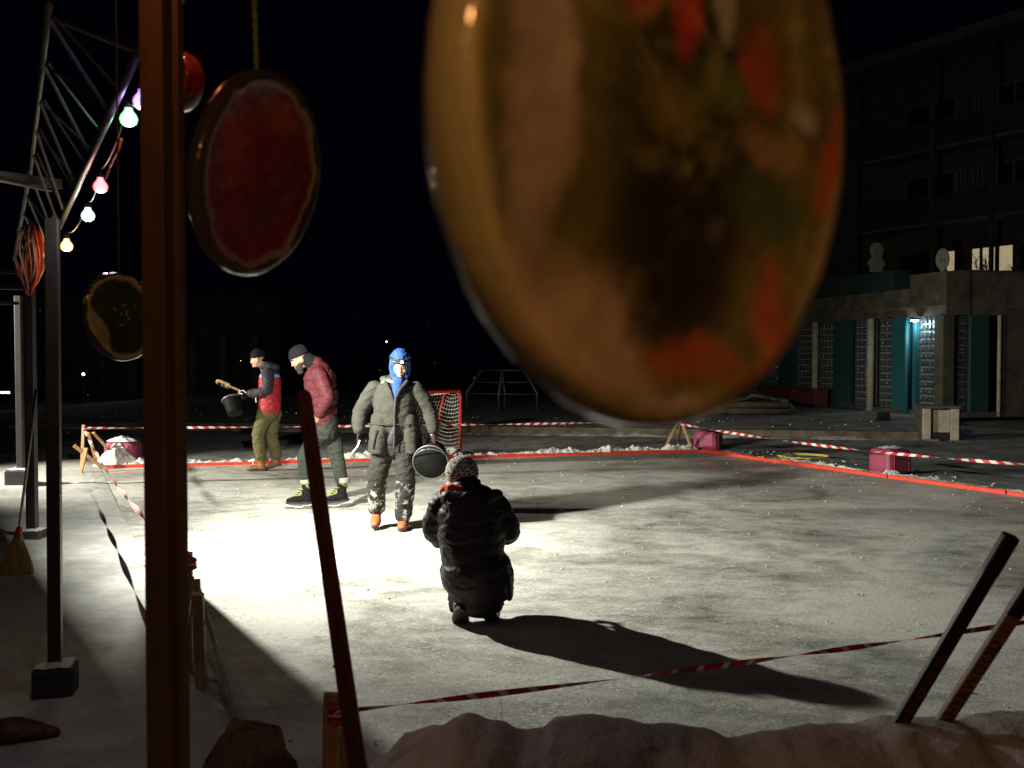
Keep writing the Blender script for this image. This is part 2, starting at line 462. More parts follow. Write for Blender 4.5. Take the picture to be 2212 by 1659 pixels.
def P(mb, name, mat, par=pav, **k): return mb.build(name, mat, par, **k)
def rel(v): return v - C0
def fbox(m, t0, t1, z0, z1, o, th, bev=0):
    m.box(rel(fac((t0 + t1) / 2, o, (z0 + z1) / 2)), (abs(t1 - t0), th, z1 - z0), RU, bev)
def rbox(m, s0, s1, z0, z1, o, th, bev=0):
    m.box(rel(facr((s0 + s1) / 2, o, (z0 + z1) / 2)), (abs(s1 - s0), th, z1 - z0), RV, bev)
H1 = 2.62
m = MB(); fbox(m, -.1, 26, H1, H1 + 1.12, -.3, .7); rbox(m, .26, 9, H1, H1 + 1.12, -.3, .7); P(m, 'fascia', M['concrete'])
m = MB(); fbox(m, -.15, 26, H1 + .22, H1 + .25, .07, .06); rbox(m, -.05, 9, H1 + .22, H1 + .25, .07, .06); P(m, 'ledge', M['kerb'])
m = MB(); m.box(rel(fac(13, -5, H1 + 1.1)), (26, 9, .15), RU); P(m, 'roof', M['darkconcrete'])
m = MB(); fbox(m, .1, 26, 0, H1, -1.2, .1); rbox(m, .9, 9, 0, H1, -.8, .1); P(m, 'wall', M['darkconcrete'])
m = MB(); fbox(m, 0, 26, -.02, .12, -.05, .3); rbox(m, .15, 9, -.02, .12, -.05, .3); P(m, 'plinth', M['concrete'])
def blocks(t0, t1, right=False, z0=.14, z1=H1 - .02):
    if t1 < t0: t0, t1 = t1, t0
    m = MB(); nc = max(2, round((t1 - t0) / .19)); nr = 13
    for i in range(nc):
        for j in range(nr):
            a = t0 + (t1 - t0) * (i + .09) / nc; b = t0 + (t1 - t0) * (i + .91) / nc
            c_ = z0 + (z1 - z0) * (j + .09) / nr; d_ = z0 + (z1 - z0) * (j + .91) / nr
            (rbox if right else fbox)(m, a, b, c_, d_, -.10 + random.uniform(-.006, .006), .08, .02)
    g = P(m, 'glass_block_panel', M['glassblock'], smooth=True); g['kind'] = 'stuff'
    m = MB(); (rbox if right else fbox)(m, t0, t1, z0, z1, -.13, .06); P(m, 'mortar_grid', M['galvpaint'], g)
for a, b in ((1978, 2026), (1893, 1933), (1841, 1885), (1768, 1809), (1716, 1767), (1640, 1688), (1600, 1641)): blocks(t_of(b), t_of(a))
blocks(s_of(2040), s_of(2094), True)
def column(t, wd, mat, dp=.22, right=False, o=-.02):
    m = MB(); (rbox if right else fbox)(m, t - wd / 2, t + wd / 2, .12, H1, o, dp, .01); P(m, 'column', M[mat])
column(.05, .34, 'concrete', .34)
for a, b, mt in ((1975, 1981, 'cyan'), (1930, 1962, 'cyan'), (1804, 1838, 'teal'), (1684, 1717, 'teal'), (1641, 1653, 'teal')):
    ta, tb_ = t_of(b), t_of(a); column((ta + tb_) / 2, tb_ - ta, mt, .18)
for px in (1888, 1768):
    t_ = t_of(px); m = MB(); m.tube([rel(fac(t_, .12, .0)), rel(fac(t_, .12, H1))], .10, 14); P(m, 'round_column', M['concrete2'], smooth=True)
for px in (1968,):
    t_ = t_of(px); m = MB(); m.tube([rel(fac(t_, .14, .0)), rel(fac(t_, .14, H1))], .06, 12); P(m, 'drainpipe', M['cyan'], smooth=True)
a, b = s_of(2092), s_of(2132); m = MB(); rbox(m, a, b, .12, H1, -.02, .18, .01); P(m, 'column', M['teal'])
a = s_of(2152); m = MB(); m.tube([rel(facr(a, .1, 0)), rel(facr(a, .1, H1))], .05, 12); P(m, 'drainpipe', M['concrete2'], smooth=True)
a, b = s_of(2162), 9; m = MB(); rbox(m, a, b, .12, H1, -.02, .2); P(m, 'side_wall', M['concrete'])
m = MB(); fbox(m, t_of(1968), t_of(1800) + .8, H1 + .75, H1 + 1.25, .32, .5); P(m, 'balcony_front', M['tealshade'])
m = MB(); fbox(m, t_of(1968), t_of(1800) + .8, H1 + 1.25, H1 + 1.28, .3, .05); P(m, 'handrail', M['black'])
# porch lamp: the lit ceiling lamp by the corner
lp = fac(t_of(1990), .22, H1 - .10)
pl = empty('porch_lamp', lp, 'small bright white lamp under the pavilion fascia by the corner', 'lamp')
MB().lathe([(.05, .06), (.11, .05), (.12, .0), (.05, .0)], 20).build('lamp_housing', M['black'], pl)
MB().ell((0, 0, -.01), (.10, .10, .035)).build('lamp_glass', emit('porch_lamp_glow', (.75, .85, 1), 26), pl)
lamp('porch_light', 'POINT', lp + Vector((0, 0, -.14)), 20, (.70, .88, 1), shadow_soft_size=.06)

# tower behind
TD = Vector((-.50, .866, 0)); TNv = Vector((.866, .50, 0)); T0 = Vector((17.6, 37.5, 0)) - Vector((.5,0,0))
RT = Matrix((TD, -TNv, Vector((0, 0, 1)))).transposed()
tw = empty('apartment_block', T0, 'dark five storey apartment block with long teal balconies', 'building')
def tbox(m, t0, t1, z0, z1, o, th, bev=0): m.box(TD * ((t0 + t1) / 2) - TNv * o + Vector((0, 0, (z0 + z1) / 2)), (t1 - t0, th, z1 - z0), RT, bev)
def tt(px):
    k = (px - 1106) / F; return (T0.x - T0.y * k) / (.5 + .866 * k)
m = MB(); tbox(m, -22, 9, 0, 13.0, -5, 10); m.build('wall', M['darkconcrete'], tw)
m = MB(); tbox(m, -22, 9.4, 13.0, 13.35, -4, 12.4); m.build('roof', M['concrete'], tw)
LIT = emit('lit_room', (1, .78, .45), .33)
for fl, zb in enumerate((7.0, 9.8)):
    m = MB(); tbox(m, -20, tt(1900), zb - .25, zb + .75, 1.3, .08); m.build('balcony_front', M['tealshade'], tw)
    m = MB(); tbox(m, -20, tt(1900), zb - .35, zb - .2, .65, 1.3); m.build('balcony_slab', M['concrete'], tw)
    for px0, px1 in ((1880 + 75, 2060), (2065, 2082), (2100, 2120), (2150, 2225)):
        a, b = tt(px1), tt(px0); z0, z1 = zb + .3, zb + 1.75
        m = MB()
        for q in (a, (a + b) / 2, b): tbox(m, q - .05, q + .05, z0, z1, .05, .08)
        tbox(m, a + .051, b - .051, z1, z1 + .07, .05, .08); f_ = m.build('window', M['frameshade'], tw)
        m = MB(); tbox(m, a, b, z0, z1, .012, .02); m.build('pane', M['glass'], f_)
for px in (2062, 2190, 1893):
    m = MB(); q = tt(px); tbox(m, q - .06, q + .06, 3.2, 13.0, 1.4, .12); m.build('balcony_post', M['darkconcrete'], tw)
# first floor window band: partly lit
for px0, px1, lit in ((1945, 2030, 0), (2042, 2062, 1), (2096, 2116, 1), (2118, 2149, 1), (2154, 2187, 1), (2200, 2260, 0)):
    a, b = tt(px1), tt(px0); z0, z1 = 4.75, 5.75
    m = MB()
    for q in (a, b): tbox(m, q - .03, q + .03, z0, z1, .03, .04)
    tbox(m, a + .031, b - .031, z1, z1 + .05, .05, .08); tbox(m, a + .041, b - .041, z0 - .06, z0, .06, .10)
    f_ = m.build('window', M['darkconcrete'], tw)
    m = MB(); tbox(m, a + .04, b - .04, z0, z1, .012, .02); m.build('pane', LIT if lit else M['glass'], f_)

# bare tree in front of the lit windows
tr = empty('bare_tree', (17.2, 33.0, 0), 'bare winter tree with twigs against the lit window', 'tree')
tm = MB(); cm = MB()
def branch(mb, p, d, L, r, depth):
    q = p + d * L
    mb.tube([p, (p + q) / 2 + Vector([random.uniform(-.08, .08) * L for _ in range(3)]), q], [r, r * .85, r * .7], 5, cap=False)
    if depth == 0: return
    for _ in range(3):
        a = random.uniform(0, 2 * PI); nd = (d + Vector((math.cos(a), math.sin(a), random.uniform(-.3, .5))) * random.uniform(.5, .9)).normalized()
        branch(mb, p.lerp(q, random.uniform(.5, 1)), nd, L * random.uniform(.6, .8), r * .62, depth - 1)
tm.tube([(0, 0, 0), (.1, 0, 2), (0, 0, 3.2)], [.16, .13, .11], 9)
for k in range(5): branch(cm, Vector((0, 0, 2.2 + k * .25)), Vector((math.cos(k * 2.4), math.sin(k * 2.4) * .5, .9)).normalized(), 1.2, .06, 4)
tm.build('trunk', M['bark'], tr); cm.build('crown', M['bark'], tr)

# painted board figures on the pavilion roof: plain head and body shapes
def figure(loc, rz, label, tall):
    r_ = empty('board_figure', loc, label, 'cutout', 'white painted cutouts on the pavilion roof', rz); r_.scale = (.78, .78, .78)
    m = MB()
    if tall:
        m.ell((0, 0, .66), (.27, .03, .30), n=24); m.ell((0, 0, .22), (.33, .028, .25), n=24); m.box((-.02, 0, -.03), (.5, .05, .14), bev=.01)
    else:
        m.ell((0, 0, .35), (.22, .03, .36), n=24); m.box((0, 0, -.0), (.14, .05, .14), bev=.01)
    m.build('board', M['cream'], r_)
    for c_, q_ in ((((.09, -.03, .70), (.025, .01, .02)), ((-.08, -.03, .70), (.025, .01, .02)), ((0, -.032, .59), (.05, .012, .03))) if tall else (((.06, -.03, .30), (.02, .01, .07)), ((-.05, -.03, .32), (.02, .01, .10)))):
        MB().ell(c_, q_).build('painted_mark', M['black'], r_)
figure(fac(t_of(1915), .35, H1 + 1.36), R(10), 'round headed white cutout figure on the teal balcony front', True)
figure(facr(-.02, -.1, H1 + 1.16) , R(-35), 'narrow oval white cutout standing over the pavilion corner', False)

# far left: low building, wall lamp, lit snow patch
fb = empty('far_arcade', (-24, 42, 0), 'distant dark arcade building with pale columns at far left', 'building')
m = MB(); m.box((7, 3, 2.2), (14, 5, 4.4)); m.build('wall', M['darkconcrete'], fb)
for k in range(6):
    m = MB(); m.box((6.5 + k * 1.3, .2, 1.3), (.3, .3, 2.6)); m.build('column', M['concrete'], fb)
wl = at(180, 808, 36)
r_ = empty('distant_lamp', wl, 'tiny white lamp shining far off at the left', 'lamp')
MB().ell((0, 0, 0), (.045, .045, .045)).build('lamp_glass', emit('far_lamp_glow', (.9, .95, 1), 14), r_)
MB().tube([(0, 0, -wl.z), (0, 0, -.08)], .04, 8).build('lamp_post', M['steel'], r_)
lamp('distant_light', 'POINT', wl + Vector((.6, -1.0, 2.2)), 18, (.75, .92, 1), shadow_soft_size=.1)
tag(MB().grid(lambda u, v: (*(gnd(165, 905).lerp(gnd(285, 908), u).lerp(gnd(180, 872).lerp(gnd(262, 874), u), v)).xy, .01 + .02 * abs(nz(u * 9, v * 9))), 30, 30).build('snow_patch', M['snow']), 'far pale snow patch at the left', kind='structure')
for px, py, d in ((835, 738, 55), (8, 848, 30)):
    q = at(px, py, d); r_ = empty('distant_lamp', q, 'single faint white point of light behind the parka wearer' if px > 100 else 'short pale light strip at the far left margin', 'lamp')
    MB().box((0, 0, 0), (.09 if px > 100 else .35, .05, .06)).build('lamp_glass', emit('far_glow', (1, .95, .8), 6), r_)

# ================================================================== OBJECTS ON THE PLAZA
# pink cubes
def pink(loc, s_, rz, label, hgt=None):
    r_ = empty('pink_cube', loc, label, 'seat cube', 'pink padded cubes round the rink', rz)
    h = hgt or s_ * .82
    m = MB(); m.box((0, 0, h / 2), (s_, s_, h), bev=.09)
    o = m.build('cushion', M['pink'], r_); remesh(o, .018, 4)
    for x, y in ((-.3, -.5), (.3, -.5), (-.5, -.3), (.5, -.3)):
        MB().tube([(x * s_, y * s_, .06), (x * s_, y * s_, h - .06)], .005, 6).build('seam', M['pink'], r_)
    return r_
q = gnd(1536, 976); pink(q + Vector((0, .25, -.02)), .46, R(-28), 'pink cube nearest the back right trestle', .40)
q = gnd(1936, 1030); pink(q + Vector((0, .25, 0)), .46, R(24), 'pink cube with snow on top beside the right board', .40)
q = gnd(250, 1012); pk = pink(q + Vector((0.02, .25, 0)), .48, R(4), 'pink cube half buried in snow at the back left corner', .42)
def heap(c, r0, h0, seed, label, par=None):
    m = MB()
    def fn(u, v):
        rr = v * (1 + .3 * nz(math.cos(u * 2 * PI) * 2, math.sin(u * 2 * PI) * 2, seed)); a = u * 2 * PI
        hh = h0 * max(0, (1 - v ** 1.6)) * (1 + .35 * fract(math.cos(a) * rr * 3 + seed, math.sin(a) * rr * 3))
        return (c[0] + r0[0] * rr * math.cos(a), c[1] + r0[1] * rr * math.sin(a), c[2] + hh)
    m.grid(fn, 64, 24)
    return tag(m.build('snow_heap', M['bank'], smooth=True), label, 'snow heap')
heap((q.x + .02, q.y - .05, .0), (.34, .3), .36, 2.2, 'snow heap thrown over the front of the left pink cube')
heap((q.x + .02, q.y + .2, .41), (.24, .2), .07, 4.2, 'snow cap on top of the left pink cube')
heap((q.x + .38, q.y - .1, .0), (.3, .25), .14, 6.2, 'low snow heap right of the left pink cube')
q2 = gnd(1936, 1030); heap((q2.x + .02, q2.y + .26, .395), (.2, .16), .03, 5.5, 'thin snow cap on the right pink cube')
heap((q2.x - .12, q2.y - .12, 0), (.2, .14), .11, 7.5, 'snow lump at the foot of the right pink cube')

# concrete litter bin
bn = gnd(2035, 953)
b_ = empty('litter_bin', bn + Vector((.05, .35, 0)), 'square litter bin of concrete slabs at the terrace corner', 'bin', rz=R(-12))
for x in (-.27, .27):
    m = MB(); m.box((x, -.31, .33), (.16, .08, .66), bev=.012); m.build('slab', M['concrete2'], b_)
m = MB(); m.box((0, .02, .40), (.40, .5, .46), bev=.01); m.build('bin_liner', M['concrete2'], b_)
m = MB(); m.box((.36, .02, .33), (.06, .62, .66), bev=.01); m.build('slab', M['concrete'], b_)
m = MB(); m.box((-.36, .02, .33), (.06, .62, .66), bev=.01); m.build('slab', M['concrete'], b_)
m = MB(); m.box((-.25, .02, .69), (.28, .7, .05), bev=.01); m.box((.25, .02, .69), (.28, .7, .05), bev=.01); m.box((0, .27, .69), (.2, .2, .045), bev=.01); m.box((0, -.26, .69), (.2, .14, .045), bev=.01); m.build('bin_top', M['concrete'], b_)
m = MB(); m.box((0, -.1, .09), (.5, .4, .16)); m.build('bin_base', M['black'], b_)
# low dark planter
q = gnd(1915, 910, .18)
r_ = empty('planter', q + Vector((0, .2, 0)), 'small dark tub on the terrace left of the litter bin', 'planter')
MB().loft([(0, 0, 0), (0, 0, .2)], [(.26, .2), (.19, .15)], 4, side=(1, 1, 0), round_=False).build('tub', M['black'], r_)
MB().box((0, 0, .202), (.22, .16, .02), bev=.008).build('soil', M['darkconcrete'], r_)
# red bench boxes by the glass wall
for px0, px1, lab in ((1681, 1756, 'dark red bench box below the glass block wall'), (1772, 1805, 'narrow dark red box right of the bench box')):
    t0_, t1_ = t_of(px1), t_of(px0); c_ = fac((t0_ + t1_) / 2, .5, 0)
    r_ = empty('bench_box', c_, lab, 'bench')
    r_.rotation_euler = (0, 0, math.atan2(U_.y, U_.x))
    MB().box((0, 0, .27), (t1_ - t0_, .5, .5), bev=.015).build('box_body', M['maroon'], r_)
    MB().box((0, 0, .545), (t1_ - t0_ + .06, .56, .04), bev=.01).build('seat', M['maroon'], r_)
# raised bed with log edge
a, b = gnd(1440, 895, .18), gnd(1704, 897, .18)
r_ = empty('raised_bed', a, 'snow capped raised bed edged with brown timber behind the back tape', 'raised bed')
bd = b - a
for k in range(2):
    m = MB(); m.tube([Vector((0, 0, .1 + k * .17)), bd + Vector((0, 0, .1 + k * .17))], .09, 10); m.build('log', M['kerb'], r_, smooth=True)
m = MB(); m.tube([bd + Vector((0, 0.05, .18)), bd + Vector((.5, 2.2, .18))], .15, 8); m.build('log', M['kerb'], r_, smooth=True)
m = MB(); m.grid(lambda u, v: tuple(bd * u + Vector((.4 * v, .05 + 1.6 * v, .33 + .10 * abs(fract(u * 5, v * 3)) + .12 * math.exp(-((u - .75) / .12) ** 2)))), 60, 20)
m.build('snow_cover', M['plaza'], r_, smooth=True)
# yellow hose
hs = []
for k in range(90):
    u = k / 89; px = 1640 + 145 * u; py = 997 + 26 * u + 8 * math.sin(u * 17) * (1 - u)
    if k > 45: py = 1000 + 24 * u
    g_ = gnd(px, py); hs.append((g_.x + .12, g_.y + .30, .055 + .015 * math.sin(k)))
hs2 = []
for k in range(50):
    a_ = k / 49 * 2 * PI * 1.6; c_ = gnd(1720, 1000); hs2.append((c_.x + .25 + .42 * math.cos(a_), c_.y + .45 + .35 * math.sin(a_), .05 + k * .0006))
tag(MB().tube(hs, .012, 6).tube(hs2, .012, 6).build('garden_hose', M['hose'], smooth=True), 'yellow hose lying behind the right red board', 'hose')
# steel bar frame
cf = empty('bar_frame', at(1085, 890, 29), 'grey steel tube frame with slanting uprights on the dark terrace', 'climbing frame'); cf.location.z = .18
def rf(px, py, d): return at(px, py, d) - cf.location
for pts in (((1008, 892, 28.6), (1008, 848, 28.6), (1040, 800, 28.6)), ((1160, 893, 28.2), (1160, 850, 28.2), (1132, 800, 28.2)),
            ((1077, 898, 27.4), (1077, 850, 27.4), (1085, 800, 27.4)), ((1090, 887, 30), (1090, 850, 30), (1085, 802, 30))):
    MB().tube([rf(*q) for q in pts], .035, 8).build('upright', M['galv'], cf, smooth=True)
for (a, b) in (((1008, 850, 28.6), (1160, 852, 28.2)), ((1030, 826, 28.6), (1140, 826, 28.2)), ((1040, 800, 28.6), (1132, 800, 28.2))):
    MB().tube([rf(*a), rf(*b)], .02, 8).build('rail', M['galv'], cf, smooth=True)

# ------------------------------------------------------------------ hockey goal
GR, GLf = Vector((-.90, 17.2, 0)), Vector((-1.78, 15.95, 0))
gd = (GLf - GR).normalized(); gn = Vector((-.85, .52, 0)).normalized()
g0 = empty('hockey_goal', GR, 'red tube hockey goal with white net at the back edge', 'goal')
H = 1.13
m = MB(); Lg = (GLf - GR).length
m.tube([Vector((0, 0, .02)), Vector((0, 0, H - .1)), gd * .03 + Vector((0, 0, H - .03)), gd * .1 + Vector((0, 0, H)), gd * (Lg - .1) + Vector((0, 0, H)), gd * (Lg - .03) + Vector((0, 0, H - .03)), gd * Lg + Vector((0, 0, H - .1)), gd * Lg + Vector((0, 0, .02))], .027, 10)
m.build('front_frame', M['redpipe'], g0, smooth=True)
for k in (0, 1):
    o_ = gd * (Lg * k)
    MB().tube([o_ + gd * (.02 - .04 * k) + Vector((0, 0, H)), o_ + gn * .3 + Vector((0, 0, H - .03)), o_ + gn * .36 + Vector((0, 0, H - .12)), o_ + gn * .62 + Vector((0, 0, .04))], .020, 8).build('side_brace', M['redpipe'], g0, smooth=True)
MB().tube([gn * .62 + Vector((0, 0, .04)), gn * .62 + gd * Lg + Vector((0, 0, .04))], .02, 8).build('base_bar', M['redpipe'], g0)
for k in (0, 1): MB().tube([gd * (Lg * k) + Vector((0, 0, .03)), gn * .62 + gd * (Lg * k) + Vector((0, 0, .03))], .02, 8).build('base_bar', M['redpipe'], g0)
nt = MB()
def netpanel(f, nu, nv):
    for i in range(nu + 1):
        nt.tube([f(i / nu, j / (nv * 2)) for j in range(nv * 2 + 1)], .0042, 3, cap=False)
    for j in range(nv + 1):
        nt.tube([f(i / (nu * 2), j / nv) for i in range(nu * 2 + 1)], .0042, 3, cap=False)
def sidef(k):
    def f(u, v):
        z = H * (1 - v) - .02; dpt = .34 + .28 * v
        return gd * (Lg * k) + gn * (dpt * u) + Vector((0, 0, max(.03, z - .05 * math.sin(PI * u)))) + gd * (.02 * math.sin(v * 9 + u * 5))
    return f
def backf(u, v): return gd * (Lg * u) + gn * (.35 + .26 * v + .05 * math.sin(PI * v)) + Vector((0, 0, max(.03, H * (1 - v) - .06)))
def topf(u, v): return gd * (Lg * u) + gn * (.35 * v) + Vector((0, 0, H - .05 * math.sin(PI * u)- .03 * v))
netpanel(sidef(0), 8, 17); netpanel(sidef(1), 8, 17); netpanel(backf, 20, 17); netpanel(topf, 20, 5)
nt.build('net', M['net'], g0)

# ------------------------------------------------------------------ trestles and tape
def trestle(top, feet, label, spare=None, extra=None):
    base = Vector((top[0], top[1], .04))
    r_ = empty('tape_trestle', base, label, 'trestle', 'wooden trestles holding the tape')
    tp = Vector(top) - base
    for i, f_ in enumerate(feet):
        f_ = Vector(f_) - base
        tt_ = f_ + (tp - f_) * (1.0 if i == 0 else .82) + Vector(((i - 1) * .015, (i % 2) * .03, 0))
        MB().bar(f_, tt_, .045, .024, up=(0, 1, 0), bev=.003).build('leg', M['wood'], r_)
    if extra:
        for a, b in extra: MB().bar(Vector(a) - base, Vector(b) - base, .055, .028, up=(0, 1, 0), bev=.003).build('brace', M['wood'], r_)
    m = MB()
    for k in range(4):
        m.cur = 1 if k == 2 else 0
        m.lathe([(.027, -.007), (.031, 0), (.027, .007)], 10, Matrix.Translation(tp + Vector((0, 0, -.035 - k * .013))) @ Matrix.Rotation(.25 * math.sin(k * 2.3), 4, 'X') @ Matrix.Rotation(.2 * math.cos(k * 2.3), 4, 'Y'))
    m.build('tape_knot', [M['redtape'], M['whitetape']], r_)
    return r_
def tape(A, B, sag, wd, twist, period, label, n=None, tail=None):
    A, B = Vector(A), Vector(B); L = (B - A).length; n = n or int(L / period * 4)
    m = MB(); d = (B - A).normalized(); s_ = d.cross(Vector((0, 0, 1))).normalized()
    vs = []; ph = random.uniform(0, 3)
    for i in range(n + 1):
        u = i / n; p_ = A.lerp(B, u) - Vector((0, 0, sag * 4 * u * (1 - u)))
        a = ph + twist * u * 2 * PI + .5 * math.sin(u * 11)
        up = Vector((0, 0, 1)) * math.cos(a) + s_ * math.sin(a)
        sk = d * wd * .5                                   # slanting stripes
        vs += [p_ + up * wd / 2 + sk, p_ + s_ * .001, p_ - up * wd / 2 - sk]
    for i in range(n):
        q = 3 * i; m.cur = (1 if i % 4 == 0 else 0) if wd < .02 else (0 if (i // 2) % 2 else 1)
        if m.cur == 0 or True:
            o_ = len(m.v)
            m.add([vs[q], vs[q + 1], vs[q + 4], vs[q + 3]], [(0, 1, 2, 3)]); m.add([vs[q + 1], vs[q + 2], vs[q + 5], vs[q + 4]], [(0, 1, 2, 3)])
    o = m.build('barrier_tape', [M['redtape'], M['whitetape']])
    return tag(o, label, 'barrier tape', 'red and white tape strung round the rink')
TBL = at(183, 925, 14.6); TBL.z = .72
f = gnd
trestle(TBL, [f(176, 1022), f(200, 1012) + Vector((0, .2, 0)), f(268, 1006)], 'leaning trestle of rough boards at the back left corner',
        extra=[(f(178, 1030) + Vector((0, -.1, .0)), at(186, 968, 14.3)), (at(160, 962, 14.5), f(238, 1018) + Vector((0, -.15, .03)))])
TBR = at(1470, 905, 17.6)
trestle(TBR, [f(1432, 976), f(1498, 980), f(1471, 968) + Vector((0, .35, 0))], 'three legged pine trestle at the back right corner')
TNL = at(412, 1193, 4.95)
trestle(TNL, [f(408, 1470), f(398, 1490) + Vector((-.05, 0, 0)), f(434, 1515)], 'dark trestle just right of the near post',
        extra=[(f(436, 1500), at(427, 1282, 4.75))])
TFL = at(728, 1497, 2.80)
trestle(TFL, [(TFL.x - .035, TFL.y + .02, .05), (TFL.x - .02, TFL.y + .35, .05)], 'near trestle with tape wound round its top behind the dark lath')
TFR = Vector((8.6, 8.6, .72))
tape(TBL + Vector((0, 0, -.05)), TBR + Vector((0, 0, -.04)), .02, .036, 2.6, .16, 'tape strung across the back edge between the two far trestles')
tape(TBR + Vector((0, 0, -.09)), Vector((7.5, 9, .62)), .16, .040, 3.2, .20, 'tape sagging from the back right trestle to the right margin')
tape(TBL + Vector((0, 0, -.08)), TNL + Vector((0, 0, -.05)), .14, .038, 4.2, .11, 'tape running along the left edge past the near post')
tape(TFL + Vector((0, -.03, -.045)), at(2330, 1326, 3.9), .015, .019, 2.3, .10, 'tape across the foreground behind the hockey sticks')
tape(TNL + Vector((-.01, 0, -.06)), at(384, 1290, 4.7), -.01, .06, .3, .12, 'loose tape end hanging at the near post')

# ------------------------------------------------------------------ poles of the stand
def block(par, sz, h, bmat=None):
    MB().box((0, 0, h / 2), (sz, sz, h), bev=.02).build('foot_block', bmat or M['darkconcrete'], par)
    m = MB(); m.grid(lambda u, v: ((u - .5) * sz * .9, (v - .5) * sz * .9, h + .003 + .02 * (1 - (2 * u - 1) ** 2) * (1 - (2 * v - 1) ** 2) + .006 * nz(u * 5, v * 5)), 12, 12)
    m.build('snow_cover', M['bank'], par, smooth=True)
PA = gnd(114, 1500); PA.y = 4.86; PA.x = (111 - 1106) / F * 4.86
pole = empty('stand_pole', (PA.x, PA.y, .04), 'slim dark steel pole with concrete foot, nearest of the back poles', 'pole', 'poles of the stand')
MB().box((0, 0, 1.2), (.062, .062, 2.35), bev=.004).build('shaft', M['steel'], pole); block(pole, .19, .17)
pole.rotation_euler = (0, R(.3), R(14))
PB = gnd(72, 1180)
pole = empty('stand_pole', (PB.x, PB.y, .05), 'grey steel pole behind the straw broom', 'pole', 'poles of the stand')
MB().box((0, 0, 1.3), (.075, .075, 2.5), bev=.004).build('shaft', M['steel'], pole); block(pole, .2, .1)
MB().box((-.06, .04, 1.3), (.035, .035, 2.5), bev=.004).build('shaft', M['alu'], pole)
PC = gnd(46, 1058)
pole = empty('stand_pole', (PC.x, PC.y, .02), 'farthest grey pole with a dark box at its foot', 'pole', 'poles of the stand')
MB().box((0, 0, 1.25), (.08, .08, 2.5), bev=.004).build('shaft', M['steel'], pole); block(pole, .3, .25, M['black'])
# near post
NP = Vector((-.612, 1.72, 0))
pole = empty('stand_post', (NP.x, NP.y, 0), 'thick brown square post close to the camera', 'post', rz=R(-14))
m = MB(); m.box((0, 0, 1.5), (.045, .045, 3.0), bev=.003); m.build('shaft', M['post'], pole)
m = MB(); m.box((.0305, .012, 1.5), (.013, .018, 3.0), bev=.001); m.build('cable_channel', M['post'], pole)

# ------------------------------------------------------------------ flood light housing (behind the near post)
fl_ = empty('floodlight', (L1P.x, L1P.y, 0), 'floodlight on a thin mast hidden behind the near brown post', 'floodlight')
rt = l1.rotation_euler.to_matrix()
m = MB(); c_ = Vector((0, 0, L1P.z)) - L1D * .05; m.box(c_, (.24, .18, .09), rt, .01); hz = m.build('lamp_housing', M['black'], fl_)
hd = Vector((L1D.x, L1D.y, 0)).normalized(); hs_ = Vector((-hd.y, hd.x, 0))
m = MB(); m.box(Vector((0, 0, L1P.z + .050)) + hd * .085, (.15, .24, .006), Matrix((hd, hs_, Vector((0, 0, 1)))).transposed()); m.build('added_visor', M['black'], fl_)  # plate added to keep the flood's light off the upper buildings
def azp(a, rr): return Vector((math.cos(R(a)) * rr, math.sin(R(a)) * rr, 0))
pa_, pb_ = azp(-57, .62), azp(-72, .60)
pm = (pa_ + pb_) / 2; pd = (pb_ - pa_); m = MB(); m.box(pm + Vector((0, 0, L1P.z - .60)), (pd.length, .012, 1.4), Matrix.Rotation(math.atan2(pd.y, pd.x), 3, 'Z')); m.build('added_side_shade', M['black'], fl_)  # unseen plate added to cut the flood's light at the near left
m = MB(); m.tube([(0, 0, L1P.z + .09), pm + Vector((0, 0, L1P.z + .10))], .008, 6); m.build('added_shade_arm', M['black'], fl_)  # arm of the added light-blocking plate
m = MB(); b0 = Vector((-.07, -.05, 0)); m.tube([(b0.x, b0.y, .05), (b0.x, b0.y, L1P.z + .1)], .02, 10); m.build('mast', M['steel'], fl_)

# ------------------------------------------------------------------ truss
TR = empty('lattice_truss', (-1.1, 3, 2.7), 'aluminium lattice truss running back along the stand', 'truss')
def rp(v): return Vector(v) - TR.location
A0, A1 = at(107, 8, 3.0), at(66, 372, 5.2)
B0, B1 = at(322, 60, 2.75), at(128, 492, 5.35)
C0_, C1 = at(180, -60, 2.9), at(100, 430, 5.3)
MB().tube([rp(A0), rp(A1)], .010, 8).build('chord', M['alu'], TR, smooth=True)
MB().tube([rp(B0), rp(B1)], .014, 8).build('chord', M['steel'], TR, smooth=True)
for k in range(5):
    u0 = (k + .25) / 5.2; u1 = (k + 1.0) / 5.0
    MB().tube([rp(A0.lerp(A1, u0)), rp(B0.lerp(B1, min(1, u0 + .02)))], .005, 6).build('rung', M['alu'], TR)
    MB().tube([rp(A0.lerp(A1, u0)), rp(B0.lerp(B1, min(1, u1 + .08)))], .007, 6).build('web_bar', M['alu'], TR)
    MB().tube([rp(A0.lerp(A1, u0) + Vector((.02, 0, .0))), rp(B0.lerp(B1, min(1, u1 * .86 + .02)))], .005, 6).build('web_bar', M['alu'], TR)
